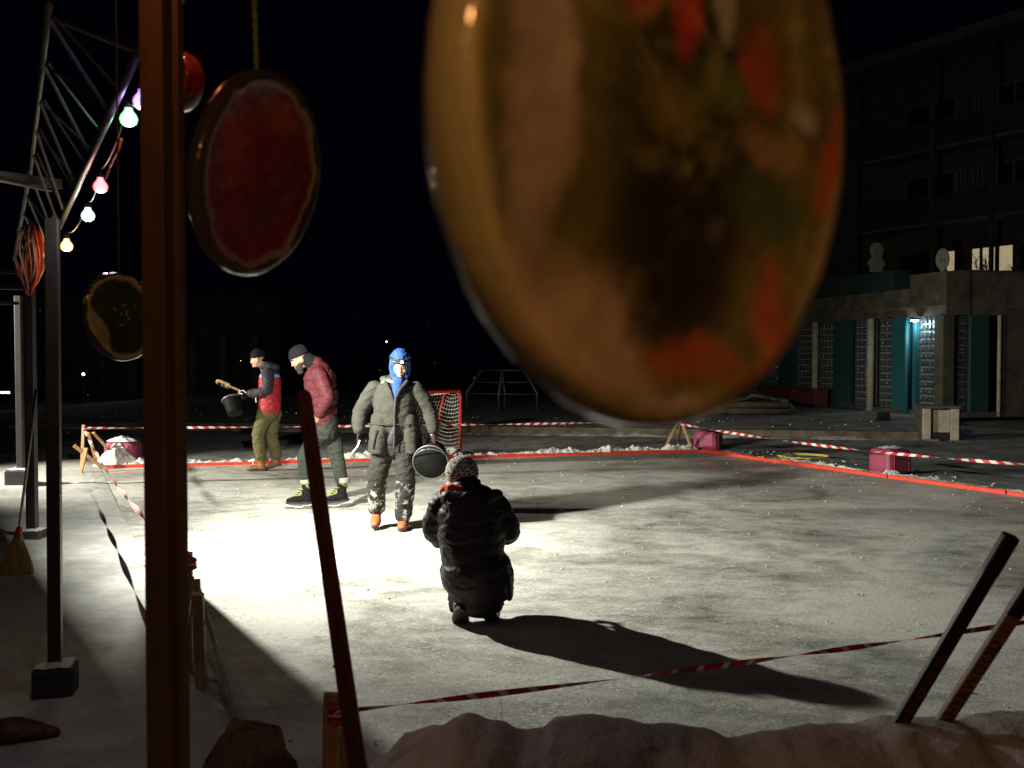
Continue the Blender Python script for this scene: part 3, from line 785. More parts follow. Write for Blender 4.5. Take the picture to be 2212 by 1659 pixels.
# second truss further back
T2 = empty('lattice_truss', (-2.8, 6, 2.5), 'far section of lattice truss behind the first pole', 'truss')
def rq(v): return Vector(v) - T2.location
a0, a1, b0_, b1_ = at(64, 372, 5.3), at(30, 560, 8.8), at(118, 470, 5.5), at(70, 600, 9.0)
for (a, b, r0) in ((a0, a1, .014), (b0_, b1_, .016)): MB().tube([rq(a), rq(b)], r0, 8).build('chord', M['alu'], T2)
for k in range(6):
    MB().tube([rq(a0.lerp(a1, k / 6)), rq(b0_.lerp(b1_, (k + .7) / 6))], .007, 6).build('web_bar', M['alu'], T2)
    MB().tube([rq(b0_.lerp(b1_, (k + .7) / 6)), rq(a0.lerp(a1, (k + 1) / 6))], .007, 6).build('web_bar', M['alu'], T2)
cb = empty('roof_beam', at(0, 400, 4.8), 'pale flat beam crossing the upper left margin', 'beam')
def rr_(v): return Vector(v) - cb.location
MB().bar(rr_(at(-60, 372, 4.8)), rr_(at(132, 398, 5.3)), .015, .05).build('beam_web', M['alu'], cb)
MB().tube([rr_(at(-60, 378, 4.7)), rr_(at(110, 412, 5.2))], .008, 6).build('rail', M['alu'], cb)
cb = empty('roof_beam', at(0, 610, 9), 'low dark horizontal beam at the far left margin', 'beam')
MB().bar(rr_(at(-80, 618, 9)), rr_(at(58, 620, 9)), .05, .05).build('beam_web', M['steel'], cb)
MB().bar(rr_(at(-80, 580, 9)), rr_(at(58, 590, 9)), .03, .03).build('rail', M['steel'], cb)
MB().bar(rr_(at(-80, 655, 9)), rr_(at(40, 655, 9)), .03, .03).build('rail', M['alu'], cb)
# tinsel bundle
tb2 = empty('streamer_bundle', at(72, 560, 5.4), 'tangled bundle of dark red and gold streamers hanging from the truss', 'streamers')
for k in range(34):
    a_ = random.uniform(0, 2 * PI); rr = random.uniform(.02, .085); h0 = random.uniform(.12, .2); h1 = random.uniform(-.2, -.12)
    m = MB(); pts = []
    for j in range(7):
        u = j / 6; w_ = rr * math.sin(PI * (.15 + .8 * u)) * 1.1
        pts.append((w_ * math.cos(a_ + u * .8) + .06 * (u - .5) * -1 * 0 + .03 * (1 - u) - .03, w_ * math.sin(a_ + u), h0 + (h1 - h0) * u))
    m.tube(pts, random.uniform(.003, .008), 4)
    m.build('streamer', M[random.choice(['maroon', 'maroon', 'redcap', 'straw', 'alu'])], tb2, smooth=True)
m = MB(); m.tube([(-.085, 0, .16), (-.02, -.02, .11), (.05, -.02, .05), (.075, -.02, -.0)], .006, 6); m.build('gold_strip', M['hose'], tb2)
# ------------------------------------------------------------------ bulbs
bulbs = [('violet white bulb half hidden behind the near post', (308, 215), 3.3, (.55, .22, 1), 20, 1.8),
         ('green bulb, second from the near post', (278, 253), 3.6, (.30, 1, .42), 12, 1.2),
         ('red bulb in the middle of the string', (217, 400), 4.3, (1, .10, .14), 14, 1.2),
         ('pale mint white bulb between the red and amber bulbs', (190, 463), 4.8, (.72, 1, .85), 14, 1.3),
         ('amber bulb at the top of the slim dark pole', (144, 529), 5.2, (1, .58, .12), 14, 1.8)]
bm_cap = None
pts = []
for lab, (px, py), d, c, es, pw in bulbs:
    q = at(px, py, d)
    r_ = empty('light_bulb', q, lab, 'bulb', 'coloured bulbs along the truss')
    t = NT('bulb_glow'); lw = t.n('ShaderNodeLayerWeight'); lw.inputs[0].default_value = .5
    t.set(Base_Color=(.3, .3, .3), Emission_Color=t.ramp(lw.outputs['Facing'], [(.30, tuple(min(1, x * .62 + .38) for x in c)), (.66, tuple(x ** 1.2 * .8 for x in c)), (.95, tuple(x ** 2 * .35 for x in c))]), Emission_Strength=1.7)
    MB().lathe([(.004, .036), (.014, .034), (.0165, .022), (.029, .006), (.033, -.008), (.028, -.023), (.015, -.032), (.002, -.034)], 20).build('glass', t.m, r_, smooth=True)
    MB().lathe([(.006, .066), (.016, .062), (.017, .034), (.013, .032)], 14).build('socket', M['black'], r_, smooth=True)
    l_ = lamp('bulb_light', 'POINT', q + Vector((0, 0, -.045)), pw * 2.4, tuple(x * .8 + .2 for x in c), shadow_soft_size=.03)
    pts.append(q + Vector((0, 0, .068)))
pts = [at(420, -80, 2.6)] + pts + [at(100, 560, 5.8)]
cbl = []
for a, b in zip(pts, pts[1:]):
    for k in range(8): u = k / 8; cbl.append(a.lerp(b, u) - Vector((0, 0, .05 * 4 * u * (1 - u))))
tag(MB().tube(cbl, .005, 6).build('bulb_cable', M['black'], smooth=True), 'black cable carrying the coloured bulbs', 'cable')
tag(MB().tube([at(262, 300, 3.75), at(255, 325, 3.8), at(238, 360, 4.0), at(228, 385, 4.1)], .006, 6).build('red_ribbon', M['redcap']), 'short shiny red ribbon above the red bulb', 'ribbon')

# ------------------------------------------------------------------ ice discs
def disc_mat(name, base, rimc, blobs, rad, ring=(.8, .93), core=.0, rough=.22, bumpd=.006, clear=(.93, .96), sss=.5):
    t = NT(name)
    sx = t.n('ShaderNodeSeparateXYZ')
    dn_ = t.n('ShaderNodeTexNoise'); dn_.inputs['Scale'].default_value = 11; dn_.inputs['Detail'].default_value = 7; dn_.inputs['Roughness'].default_value = .6
    t.link(t.co.outputs['Object'], dn_.inputs['Vector'])
    va = t.n('ShaderNodeVectorMath', operation='MULTIPLY_ADD'); t.link(dn_.outputs['Color'], va.inputs[0])
    va.inputs[1].default_value = (rad * .5,) * 3
    vb = t.n('ShaderNodeVectorMath', operation='SUBTRACT'); t.link(t.co.outputs['Object'], vb.inputs[0]); vb.inputs[1].default_value = (rad * .25,) * 3
    t.link(vb.outputs[0], va.inputs[2]); P_ = va.outputs[0]
    t.link(P_, sx.inputs[0])
    r2 = t.math('SQRT', t.math('ADD', t.math('POWER', sx.outputs[0], 2), t.math('POWER', sx.outputs[1], 2)))
    rr = t.math('DIVIDE', r2, rad)
    mott = t.noise(22, 6, .7)
    colr = t.mix(t.ramp(mott, [(.3, 0.0), (.7, 1.0)]), tuple(x * .55 for x in base), tuple(min(1, x * 1.35) for x in base))
    for (cx, cy), (bx, by), c, soft in blobs:
        e = t.math('ADD', t.math('POWER', t.math('DIVIDE', t.math('SUBTRACT', sx.outputs[0], cx * rad), bx * rad), 2),
                   t.math('POWER', t.math('DIVIDE', t.math('SUBTRACT', sx.outputs[1], cy * rad), by * rad), 2))
        k = t.ramp(e, [(max(0, .5 - soft), 1.0), (min(1, .5 + soft), 0.0)])
        colr = t.mix(k, colr, c)
    colr = t.mix(t.ramp(t.noise(9, 8, .75, dist=1.0), [(.38, .40), (.58, 0.0)]), colr, (.05, .035, .012))
    colr = t.mix(t.ramp(t.noise(16, 6, .7, t.vec(loc=(5, 5, 5)), 1.5), [(.52, 0.0), (.70, .35)]), colr, tuple(min(1, x * 2.2 + .05) for x in base))
    colr = t.mix(t.ramp(rr, [(ring[0], 0.0), (ring[1], 1.0)]), colr, rimc)
    if clear:
        colr = t.mix(t.ramp(rr, [(clear[0], 0.0), (clear[1], 1.0)]), colr, (.07, .055, .045))
    t.set(Base_Color=colr, Roughness=rough, IOR=1.31, Coat_Weight=.8, Coat_Roughness=.06, Subsurface_Weight=sss, Subsurface_Scale=rad * .16)
    t.b.inputs['Subsurface Radius'].default_value = (1, .8, .6)
    b = t.bump(t.noise(26, 5, .6), .6, bumpd); 
    return t.m
def disc(name, c, rad, th, yaw, roll, tiltx, mats, label, string_to, smat, core=None, lean=0):
    # local: disc in the XY plane, z = outward normal (towards the viewer side)
    r_ = empty(name, c, label, 'ice disc', 'coloured ice discs hung on strings')
    r_.rotation_mode = 'QUATERNION'
    q = Matrix.Rotation(lean, 3, 'Y') @ Matrix.Rotation(yaw, 3, 'Z') @ Matrix.Rotation(PI / 2 + tiltx, 3, 'X') @ Matrix.Rotation(roll, 3, 'Z')
    r_.rotation_quaternion = q.to_quaternion()
    # body: pan-shaped ice, face slightly dished with raised rounded rim
    prof = [(.0005, th * .30), (rad * .55, th * .34), (rad * .84, th * .36), (rad * .90, th * .52), (rad * .955, th * .55), (rad * .99, th * .30), (rad, -th * .05), (rad * .965, -th * .35), (rad * .90, -th * .5), (rad * .6, -th * .55), (.0005, -th * .55)]
    bmk = MB(); n = 72; vs = []; sd = random.uniform(0, 50)
    for i, (pr, pz) in enumerate(prof):
        for k in range(n):
            a = 2 * PI * k / n
            wob = 1 + .012 * nz(math.cos(a) * 2, math.sin(a) * 2, sd) + .006 * nz(math.cos(a) * 9, math.sin(a) * 9, sd + pz * 40)
            vs.append(Vector((pr * wob * math.cos(a), pr * wob * math.sin(a), pz + .0012 * nz(math.cos(a) * 12 + pr * 30, math.sin(a) * 12, sd))))
    fs = []
    for i in range(len(prof) - 1):
        for k in range(n): k2 = (k + 1) % n; fs.append((i * n + k, i * n + k2, (i + 1) * n + k2, (i + 1) * n + k))
    bmk.add(vs, fs)
    o = bmk.build('ice_body', mats[0], r_, smooth=True)
    if core:
        m = MB(); m.lathe([(.0005, th * .33), (rad * core * .7, th * .37), (rad * core, th * .365), (rad * core * 1.01, th * .2), (.0005, 0)], 48)
        m.build('coloured_core', mats[1], r_, smooth=True)
    if string_to is not None:
        inv = (Matrix.Translation(Vector(c)) @ q.to_4x4()).inverted()
        A = inv @ (Vector(c) + Vector((0, 0, rad * .97))); B = inv @ Vector(string_to)
        m = MB(); ns = 60
        for st in range(2):
            pp = []
            for k in range(ns + 1):
                u = k / ns; a = u * 60 + st * PI; pp.append(A.lerp(B, u) + Vector((math.cos(a) * .0018, 0, math.sin(a) * .0018)))
            m.tube(pp, .0016, 5)
        m.build('string', smat, r_)
    return r_
TAN = (.44, .37, .31); DK = (.035, .03, .010); OR_ = (.30, .065, .018); RD = (.30, .05, .035)
def seen(b):        # widths as seen obliquely -> widths on the disc face
    (u, v), (bu, bv), c, so = b
    L_ = lambda q: .447 * (-.046 + .228 * q) / (.0976 - .091 * (-.046 + .228 * q))
    a0, a1 = L_(u - bu), L_(u + bu); k = 1 + .2 * (a0 + a1) / 2
    return (((a0 + a1) / 2, v * k), ((a1 - a0) / 2, bv * k), c, so)
m1 = disc_mat('patterned_ice', (.17, .155, .055), (.30, .28, .16),
    [seen(b) for b in [((-.56, .15), (.22, 1.5), TAN, .28), ((-.30, -.78), (.75, .30), (.44, .36, .25), .35), ((.16, .0), (.62, .86), (.045, .048, .012), .3), ((.25, -.38), (.40, .50), (.018, .014, .005), .4),
     ((.40, -.70), (.34, .085), (.36, .10, .035), .48), ((.76, -.48), (.11, .26), (.42, .12, .05), .46), ((.42, -.90), (.45, .10), (.50, .44, .40), .4), ((.95, .16), (.09, .28), (.46, .10, .03), .4),
     ((-.14, .40), (.15, .18), (.50, .07, .04), .45), ((.12, .38), (.10, .16), (.54, .06, .05), .45), ((.52, .32), (.12, .17), (.48, .10, .04), .45), ((.34, .44), (.09, .11), (.36, .36, .36), .45),
     ((.76, .26), (.10, .08), (.38, .38, .42), .45), ((.62, .06), (.22, .12), (.36, .25, .15), .48), ((.68, -.14), (.24, .14), (.07, .13, .07), .45), ((.1, .08), (.20, .16), (.20, .17, .03), .48), ((.36, .2), (.18, .12), (.14, .18, .05), .48)]],
    .1335, (.92, 1.0), clear=None, sss=.85, rough=.38)
disc('ice_disc', at(1440, 282, .447), .1345, .030, R(43), R(-6), R(0), [m1], 'very large blurred ice disc with tan and orange patches in the upper centre', at(1448, -700, .447) , M['thread'], lean=R(4.5))
m2 = disc_mat('red_patterned_ice', (.30, .035, .03), (.42, .34, .30),
    [((-.25, -.1), (.55, .75), (.34, .022, .018), .35), ((.1, -.3), (.4, .4), (.22, .014, .014), .4), ((.1, .6), (.5, .2), (.50, .10, .03), .4), ((-.5, .2), (.3, .5), (.46, .07, .06), .4)],
    .13, (.80, .86), rough=.2, clear=(.88, .91), bumpd=.010)
disc('ice_disc', at(556, 377, 1.27), .131, .024, R(70), R(0), R(2), [m2], 'deep red ice disc hanging right of the near post on a green cord', at(540, -300, 1.27), M['string'], lean=R(11))
m3 = disc_mat('green_patterned_ice', (.055, .070, .028), (.62, .52, .26),  # gold rim and left blob paint in the amber glow
    [((.12 + .3 * math.cos(k * 1.3) * (k % 3) / 2, .05 + .32 * math.sin(k * 1.3) * (k % 3) / 2), (.05, .05), (.55, .5, .42), .25) for k in range(9)] + [((-.72, -.1), (.24, .8), (.56, .46, .22), .25)],
    .13, (.80, .92), rough=.12)
disc('ice_disc', at(258, 684, 2.9), .131, .03, R(62), R(14), R(2), [m3], 'small dark green ice disc with pale specks half behind the near post', at(248, -250, 2.9), M['thread'], lean=R(-9))
m4 = disc_mat('scarlet_ice', (.42, .03, .02), (.42, .20, .16), [((0, -.5), (.9, .4), (.36, .16, .12), .4)], .1, (.9, 1.0))
disc('ice_disc', at(385, 177, 2.15), .066, .05, R(-35), R(0), R(0), [m4], 'small scarlet ice lump peeking out right of the near post', at(388, -250, 2.15), M['thread'])

# ------------------------------------------------------------------ brooms
def broom(A, B, headw, label, depth=.05, cap=True, sm='straw'):
    # A = bottom centre of straw, B = top end of handle
    A, B = Vector(A), Vector(B); L = (B - A).length
    r_ = empty('broom', A, label, 'broom', 'straw brooms'); d = (B - A).normalized()
    r_.rotation_mode = 'QUATERNION'; r_.rotation_quaternion = Vector((0, 0, 1)).rotation_difference(d)
    m = MB(); hl = .42
    m.loft([(0, 0, .0), (0, 0, .10), (0, 0, .24), (0, 0, .34), (0, 0, hl)], [(headw * .5, depth), (headw * .47, depth * .95), (headw * (.28 if cap else .42), depth * .7), (headw * (.16 if cap else .28), .034), (.028, .026)], 24, round_=False)
    o = m.build('straw_head', M[sm], r_, smooth=True)
    m = MB()
    for k in range(260):
        a = random.uniform(0, 2 * PI); q = math.sqrt(random.random()) ; x0, y0 = math.cos(a) * headw * .5 * 1.02, math.sin(a) * depth * 1.06
        x1, y1 = x0 * (.33 if cap else .56), y0 * .6
        m.tube([(x0 * (1 + .06 * random.random()), y0, -.02 * random.random()), (x0 * .9, y0 * .97, .1), (x1 * 1.7, y1 * 1.2, .24), (x1, y1, .33)], .0016, 3, cap=False)
    b_ = m.build('bristles', M[sm], r_); b_['kind'] = 'stuff'
    for k in range(4):
        z = .20 + k * .018; t_ = (z - .10) / .14; wx = headw * (.44 - .16 * min(1, t_)) + .004
        MB().lathe([(1, -.0025), (1.01, 0), (1, .0025)], 24, Matrix.Translation((0, 0, z)) @ Matrix.Diagonal((wx, depth * (.95 - .25 * t_) + .004, 1, 1)), closed=True).build('binding', M['redcap'] if k % 2 else M['darkwood'], r_)
    if cap: MB().lathe([(.026, hl - .03), (.030, hl - .01), (.024, hl + .05), (.016, hl + .06)], 16).build('ferrule', M['redcap'], r_, smooth=True)
    MB().tube([(0, 0, hl - .02), (.004, 0, (hl + L) / 2), (0, 0, L)], .012, 10).build('handle', M['greystick'], r_, smooth=True)
    return r_
broom(at(28, 1250, 7.5), at(78, 842, 8.85), .30, 'straw broom with red collar leaning on a pole at the left margin')
broom(Vector((-.99, 3.72, .10)), Vector((-1.66, 5.2, .50)), .34, 'straw broom lying by the dark trestle at the bottom', depth=.085, cap=False, sm='darkstraw')
# dark bag lower left
bg_ = empty('dark_mitten', gnd(30, 1625), 'dark mitten shaped bag lying on the snow in the lower left corner', 'bag')
o = MB().loft([(-.16, 0, .08), (0, 0, .10), (.1, .02, .085), (.17, .03, .075)], [(.085, .05), (.085, .05), (.06, .035), (.03, .02)], 16, side=(0, 1, 0)).build('bag_body', M['darkwood'], bg_); remesh(o, .01, 4, .006, .08)
MB().tube([(-.17, 0, .06), (-.24, .02, .10), (-.2, .05, .15)], .008, 6).build('strap', M['black'], bg_)

# ------------------------------------------------------------------ foreground snow wall, sticks, lath
prof = [(700, 1800), (820, 1662), (860, 1612), (930, 1592), (1000, 1566), (1060, 1580), (1130, 1605), (1165, 1600), (1200, 1577), (1260, 1570), (1350, 1580), (1450, 1594), (1530, 1600), (1600, 1612), (1700, 1594), (1780, 1582), (1900, 1580), (1960, 1562), (2080, 1550), (2125, 1562), (2180, 1545), (2250, 1540), (2400, 1560), (2700, 1550), (3000, 1570)]
YC = 2.08
pz = [at(a, b, YC) for a, b in prof]
def topz(x):
    return topz0(x) - .028 * max(0, min(1, (x - .4) / .5))
def topz0(x):
    for a, b in zip(pz, pz[1:]):
        if a.x <= x <= b.x:
            u = (x - a.x) / (b.x - a.x); u = u * u * (3 - 2 * u); return a.z + (b.z - a.z) * u
    return pz[0].z if x < pz[0].x else pz[-1].z
def wall_fn(u, v):
    x = pz[0].x + (pz[-1].x - pz[0].x) * u
    a = (v - .5) * 2                      # -1 near side, +1 far side
    z = topz(x)
    yy = YC - .12 + a * (.42 + .10 * (1 if a > 0 else 1.6)) + .03 * fract(x * 3, v * 4)
    k = max(0, 1 - abs(a - .25) ** 2.6 * (1.0 if a > .25 else .35))
    zz = z * (k if a > .25 else (1 - .28 * (.25 - a) ** 2)) + .007 * fract(x * 11, v * 11, 5) + .012 * max(0, nz(x * 6, v * 9, 4) - .25)
    if a <= -.98: zz = 0; 
    if a >= .95: zz = 0
    e = min(1, u / .03); zz *= e
    return (x + .02 * nz(v * 6, zz * 5), yy if abs(a) < .98 else yy, zz)
tag(MB().grid(wall_fn, 420, 130).build('snow_wall', M['wallsnow'], smooth=True), 'waist high snow wall filling the bottom foreground', kind='structure')
MB_ = MB
def stick(A, B, mat_, label, w=.031, th=.021):
    A, B = Vector(A), Vector(B); r_ = empty('hockey_stick', A, label, 'hockey stick', 'hockey sticks stuck in the snow wall')
    d = (B - A).normalized(); r_.rotation_mode = 'QUATERNION'
    x = Vector((0, -1, 0)); y_ = (x - d * x.dot(d)).normalized(); x_ = y_.cross(d)
    r_.rotation_quaternion = Matrix((x_, y_, d)).transposed().to_quaternion()
    return r_, (B - A).length
s1, Ls = stick(at(1915, 1612, 2.17), at(2184, 1158, 2.02), None, 'black hockey stick shaft with dull red marks stuck in the snow wall')
MB().box((0, 0, Ls / 2), (.031, .021, Ls), bev=.004).build('shaft', basic('black_shaft', (.022, .014, .016), .4, .2, 20, .1), s1)
MB().box((0, 0, Ls - .045), (.0335, .0235, .095), bev=.005).build('grip_tape', M['black'], s1)
mk = basic('dull_red_print', (.16, .03, .03), .5, .2, 40, 0)
for k in range(5):
    z = .07 + k * .043
    m = MB(); nn = 20; vs = []
    for j in range(nn):
        a = 2 * PI * j / nn
        vs += [(math.cos(a) * .009, .0112, z + math.sin(a) * .017), (math.cos(a) * .0035, .0112, z + math.sin(a) * .007 + (.002 if k % 2 else 0))]
    m.add(vs, [(2 * j, 2 * ((j + 1) % nn), 2 * ((j + 1) % nn) + 1, 2 * j + 1) for j in range(nn)])
    m.build('printed_mark', mk, s1)
s2, Ls2 = stick(at(2010, 1600, 2.17), at(2320, 1125, 2.0), None, 'tan wooden hockey stick shaft with dark lettering at the right margin')
MB().box((0, 0, Ls2 / 2), (.031, .021, Ls2), bev=.004).build('shaft', basic('tan_shaft', (.30, .17, .05), .5, .25, 20, .1), s2)
MB().box((0, 0, Ls2 * .80), (.0335, .0235, Ls2 * .42), bev=.005).build('grip_tape', M['black'], s2)
fc = bpy.data.curves.new('lettering', 'FONT'); fc.body = 'SHERWOOD'; fc.size = .036; fc.extrude = .0004; fc.align_x = 'LEFT'; fc.align_y = 'CENTER'; fc.space_character = 1.15
fo = bpy.data.objects.new('lettering_source', fc); col.objects.link(fo); bpy.context.evaluated_depsgraph_get().update()
me_ = bpy.data.meshes.new_from_object(fo.evaluated_get(bpy.context.evaluated_depsgraph_get())); bpy.data.objects.remove(fo)
me_.materials.clear(); me_.materials.append(basic('dark_print', (.035, .02, .01), .5, .2, 40, 0))
fo = bpy.data.objects.new('lettering', me_); col.objects.link(fo); fo.parent = s2
fo.location = (0, .0112, .06)
fo.rotation_euler = Matrix(((0, -1, 0), (0, 0, 1), (1, 0, 0))).to_euler() if False else Matrix((( 0, 1, 0), (0, 0, 1), (1, 0, 0))).to_euler()
# dark lath with rounded tip
A, B = Vector((-.175, 1.92, 0)), at(655, 842, 2.03)
r_ = empty('wooden_lath', A, 'long dark red wooden lath with rounded tip leaning in the foreground', 'lath')
d = (B - A); L = d.length; d.normalize(); r_.rotation_mode = 'QUATERNION'
y_ = (Vector((0, -1, 0)) - d * Vector((0, -1, 0)).dot(d)).normalized(); x_ = y_.cross(d)
r_.rotation_quaternion = Matrix((x_, y_, d)).transposed().to_quaternion()
m = MB(); out = []
for k in range(13):
    a = PI * k / 12; out.append((math.cos(a) * .0145, L - .0145 * 1.4 + math.sin(a) * .0145 * 1.4))
out = [(.022, 0), (.021, L * .25), (.0175, L * .6)] + out + [(-.0175, L * .6), (-.021, L * .25), (-.022, 0)]
n = len(out)
m.add([Vector((x, .006, z)) for x, z in out] + [Vector((x, -.006, z)) for x, z in out],
      [tuple(range(n)), tuple(reversed(range(n, 2 * n)))] + [(k, (k + 1) % n, n + (k + 1) % n, n + k) for k in range(n)])
m.build('lath_blade', M['darkwood'], r_)
MB().bar((0, .0068, .05), (0, .0068, L - .06), .004, .002).build('centre_groove', M['black'], r_)

# snowflakes in the air
m = MB()
for k in range(45):
    d = random.uniform(1.6, 13); px = random.uniform(0, 1300); py = random.uniform(560, 1000)
    q = at(px, py, d); rr = random.uniform(.0008, .0018)
    rot = Matrix.Rotation(random.uniform(0, 3), 3, 'Y')
    m.box(q, (rr * 2, rr * 2, rr * 2), rot)
tag(m.build('falling_snow', M['bank']), 'snowflakes in the air', kind='stuff')
# small snow lumps scattered on plaza, terrace and rink
m = MB()
for k in range(1000):
    w_ = random.random() if k < 600 else .95
    if w_ < .35:
        u = random.random(); p_ = BR.lerp(FR, u) + Vector((.85, .5, 0)) * random.uniform(.02, 1.4); z = .02
    elif w_ < .7:
        u = random.random(); p_ = BL.lerp(BR, u) + Vector((-.27, .96, 0)) * random.uniform(.05, .9); z = .02
    elif w_ < .9:
        u = random.random(); p_ = TA.lerp(TB, u) + tn * random.uniform(.1, 3.5); z = .19
    else:
        a, b = random.random(), random.random(); p_ = BL.lerp(BR, a).lerp(FL.lerp(FR, a), b); z = .055
    s_ = random.uniform(.006, .022) * (0.45 if w_ > .9 else 1)
    m.box((p_.x, p_.y, z + s_ * .3), (s_ * 2, s_ * 1.6, s_), Matrix.Rotation(random.uniform(0, 3), 3, 'Z') @ Matrix.Rotation(random.uniform(-.4, .4), 3, 'X'), s_ * .3)
tag(m.build('snow_crumbs', M['bank'], smooth=True), 'loose crumbs of snow on ice and plaza', kind='stuff')

#PEOPLE#
# ================================================================== PEOPLE
def hand(mb, wrist, dirv, palmn, size=1.0, curl=.9, thumb=1):
    """palm + four unequal bent fingers + thumb; dirv = along the hand, palmn = direction the fingers curl towards"""
    wv = Vector(wrist); d = Vector(dirv).normalized(); pn = Vector(palmn); pn = (pn - d * pn.dot(d)).normalized(); s_ = d.cross(pn)
    S = size
    mb.loft([wv - d * .01, wv + d * .03 * S, wv + d * .075 * S], [(.027 * S, .021 * S), (.038 * S, .016 * S), (.040 * S, .014 * S)], 12, side=s_)
    for k, (off, ln) in enumerate(((-.030, .070), (-.010, .080), (.011, .075), (.031, .058))):
        p = wv + d * .078 * S + s_ * off * S; dd = d.copy(); pts = [p - d * .02]; seg = ln * S / 3
        pts.append(p)
        for j in range(3):
            a = curl * (.5 + .35 * j) * (1 + .06 * k); dd = (dd * math.cos(a * .75) + pn * math.sin(a * .75)).normalized() if j else (d * math.cos(a) + pn * math.sin(a)).normalized()
            if j: pass
            p = p + dd * seg; pts.append(p)
        mb.loft(pts, [.0095 * S, .0095 * S, .009 * S, .0085 * S, .007 * S], 8, side=s_)
    t0 = wv + d * .02 * S - s_ * thumb * .03 * S
    mb.loft([t0, t0 + (d * .6 - s_ * thumb * .6 + pn * .3) * .035 * S, t0 + (d * .9 - s_ * thumb * .45 + pn * .8) * .06 * S], [.013 * S, .0115 * S, .009 * S], 8, side=pn)

def head(mb, c, yaw, pitch, roll=0, S=1.0):
    """skull, jaw, nose, brow, ears; returns the frame: local -Y = face direction"""
    Rm = Matrix.Rotation(yaw, 3, 'Z') @ Matrix.Rotation(pitch, 3, 'X') @ Matrix.Rotation(roll, 3, 'Y')
    c = Vector(c)
    def e(p, r, rt=None): mb.ell(c + Rm @ (Vector(p) * S), [q * S for q in r], Rm @ rt if rt is not None else Rm)
    e((0, .015, .045), (.074, .092, .078)); e((0, -.015, -.02), (.066, .078, .09)); e((0, -.040, -.075), (.042, .045, .035))
    e((0, -.092, -.022), (.014, .022, .017)); e((0, -.082, .005), (.010, .020, .030)); e((0, -.078, .028), (.050, .014, .010))
    e((.034, -.066, -.028), (.022, .022, .020)); e((-.034, -.066, -.028), (.022, .022, .020))
    e((0, -.083, -.055), (.024, .012, .006)); e((0, -.081, -.066), (.020, .012, .006)); e((0, -.080, -.088), (.02, .016, .014))
    for s_ in (-1, 1): e((s_ * .074, .008, -.012), (.009, .018, .030))
    return c, Rm
def face_bits(par, c, Rm, S, brow='bark', brows=True, eyes=True):
    for s_ in (-1, 1):
        if eyes:
            m = MB(); m.ell(c + Rm @ (Vector((s_ * .030, -.079, .006)) * S), (.011 * S, .008 * S, .006 * S), Rm, 10, 6); e_ = m.build('eye', M['eyewhite'], par, smooth=True)
            m = MB(); m.ell(c + Rm @ (Vector((s_ * .030, -.0855, .005)) * S), (.0052 * S, .003 * S, .0052 * S), Rm, 8, 6); m.build('iris', M['black'], e_, smooth=True)
        if brows:
            m = MB(); m.loft([c + Rm @ (Vector((s_ * x, y, z)) * S) for x, y, z in ((.012, -.094, .026), (.030, -.091, .031), (.050, -.078, .026))], [.004 * S, .005 * S, .003 * S], 8); m.build('eyebrow', M[brow], par)
    m = MB(); m.loft([c + Rm @ (Vector((x, y, -.061)) * S) for x, y in ((-.022, -.084), (0, -.094), (.022, -.084))], [.002 * S, .004 * S, .002 * S], 8); m.build('mouth', M['lips'], par)

def part(m, name, mat, par, vox=.012, smooth=5, disp=0, ds=.12, seed=0):
    o = m.build(name, mat, par, smooth=True); return remesh(o, vox, smooth, disp, ds, seed)
M['eyewhite'] = basic('eye_white', (.6, .58, .55), .3, .05, 9, 0)
M['lips'] = basic('lips', (.35, .10, .08), .5, .1, 30, 0)
M['greenish'] = None
M['beard'] = basic('grey_beard', (.035, .03, .028), .95, .6, 60, .8, .004, Specular_IOR_Level=.15)
M['knit'] = basic('black_knit', (.009, .009, .010), .95, .4, 50, .8, .004, 160, Specular_IOR_Level=.15)
M['parka'] = fabric('grey_green_parka', (.034, .033, .026), .15, 6, .03)
M['parkalining'] = fabric('green_lining', (.04, .07, .05), .3)
M['bluefleece'] = fabric('blue_fleece', (.020, .058, .20), .25, 12, .02)
M['worntrousers'] = None
def worn():
    t = NT('snowy_work_trousers')
    f = t.noise(9, 6, .7); base = t.ramp(f, [(.3, (.006, .005, .004)), (.7, (.026, .022, .016))])
    sp = t.n('ShaderNodeSeparateXYZ'); t.link(t.co.outputs['Object'], sp.inputs[0])
    low = t.ramp(sp.outputs[2], [(.46, 1.0), (.56, 0.0)])
    k = t.ramp(t.math('MULTIPLY', t.noise(11, 6, .75), t.math('ADD', t.math('MULTIPLY', low, .38), .75)), [(.60, 0.0), (.70, 1.0)])
    t.set(Base_Color=t.mix(k, base, (.62, .60, .54)), Roughness=.9)
    b = t.bump(t.noise(8, 3, .5, t.vec((1, 1, 2.2)), 1.2), .8, .04); t.bump(t.noise(60, 3), .4, .003, b); return t.m
M['worntrousers'] = worn()
M['orangeboot'] = basic('orange_leather', (.34, .095, .03), .55, .25, 20, .3)
M['brownboot'] = basic('tan_leather', (.22, .10, .035), .6, .25, 20, .3)
M['olive'] = fabric('olive_trousers', (.115, .105, .045), .2, 9, .035)
M['navy'] = fabric('dark_navy_shell', (.035, .030, .042), .25, 12, .03, .55)
M['maroonpuff'] = fabric('dark_red_puffer', (.075, .014, .018), .2, 14, .02, .62)
M['darktrouser'] = fabric('dark_green_trousers', (.030, .034, .026), .3, 9, .03)
M['coat'] = fabric('black_down_coat', (.016, .010, .013), .2, 8, .012, .55)
M['winterboot'] = basic('dark_winter_boot', (.035, .03, .027), .35, .4, 20, .4)
M['lime'] = basic('lime_lace', (.20, .27, .05), .6, .2, 20, .1)
M['blade'] = basic('skate_blade', (.55, .55, .50), .4, .15, 14, .1)
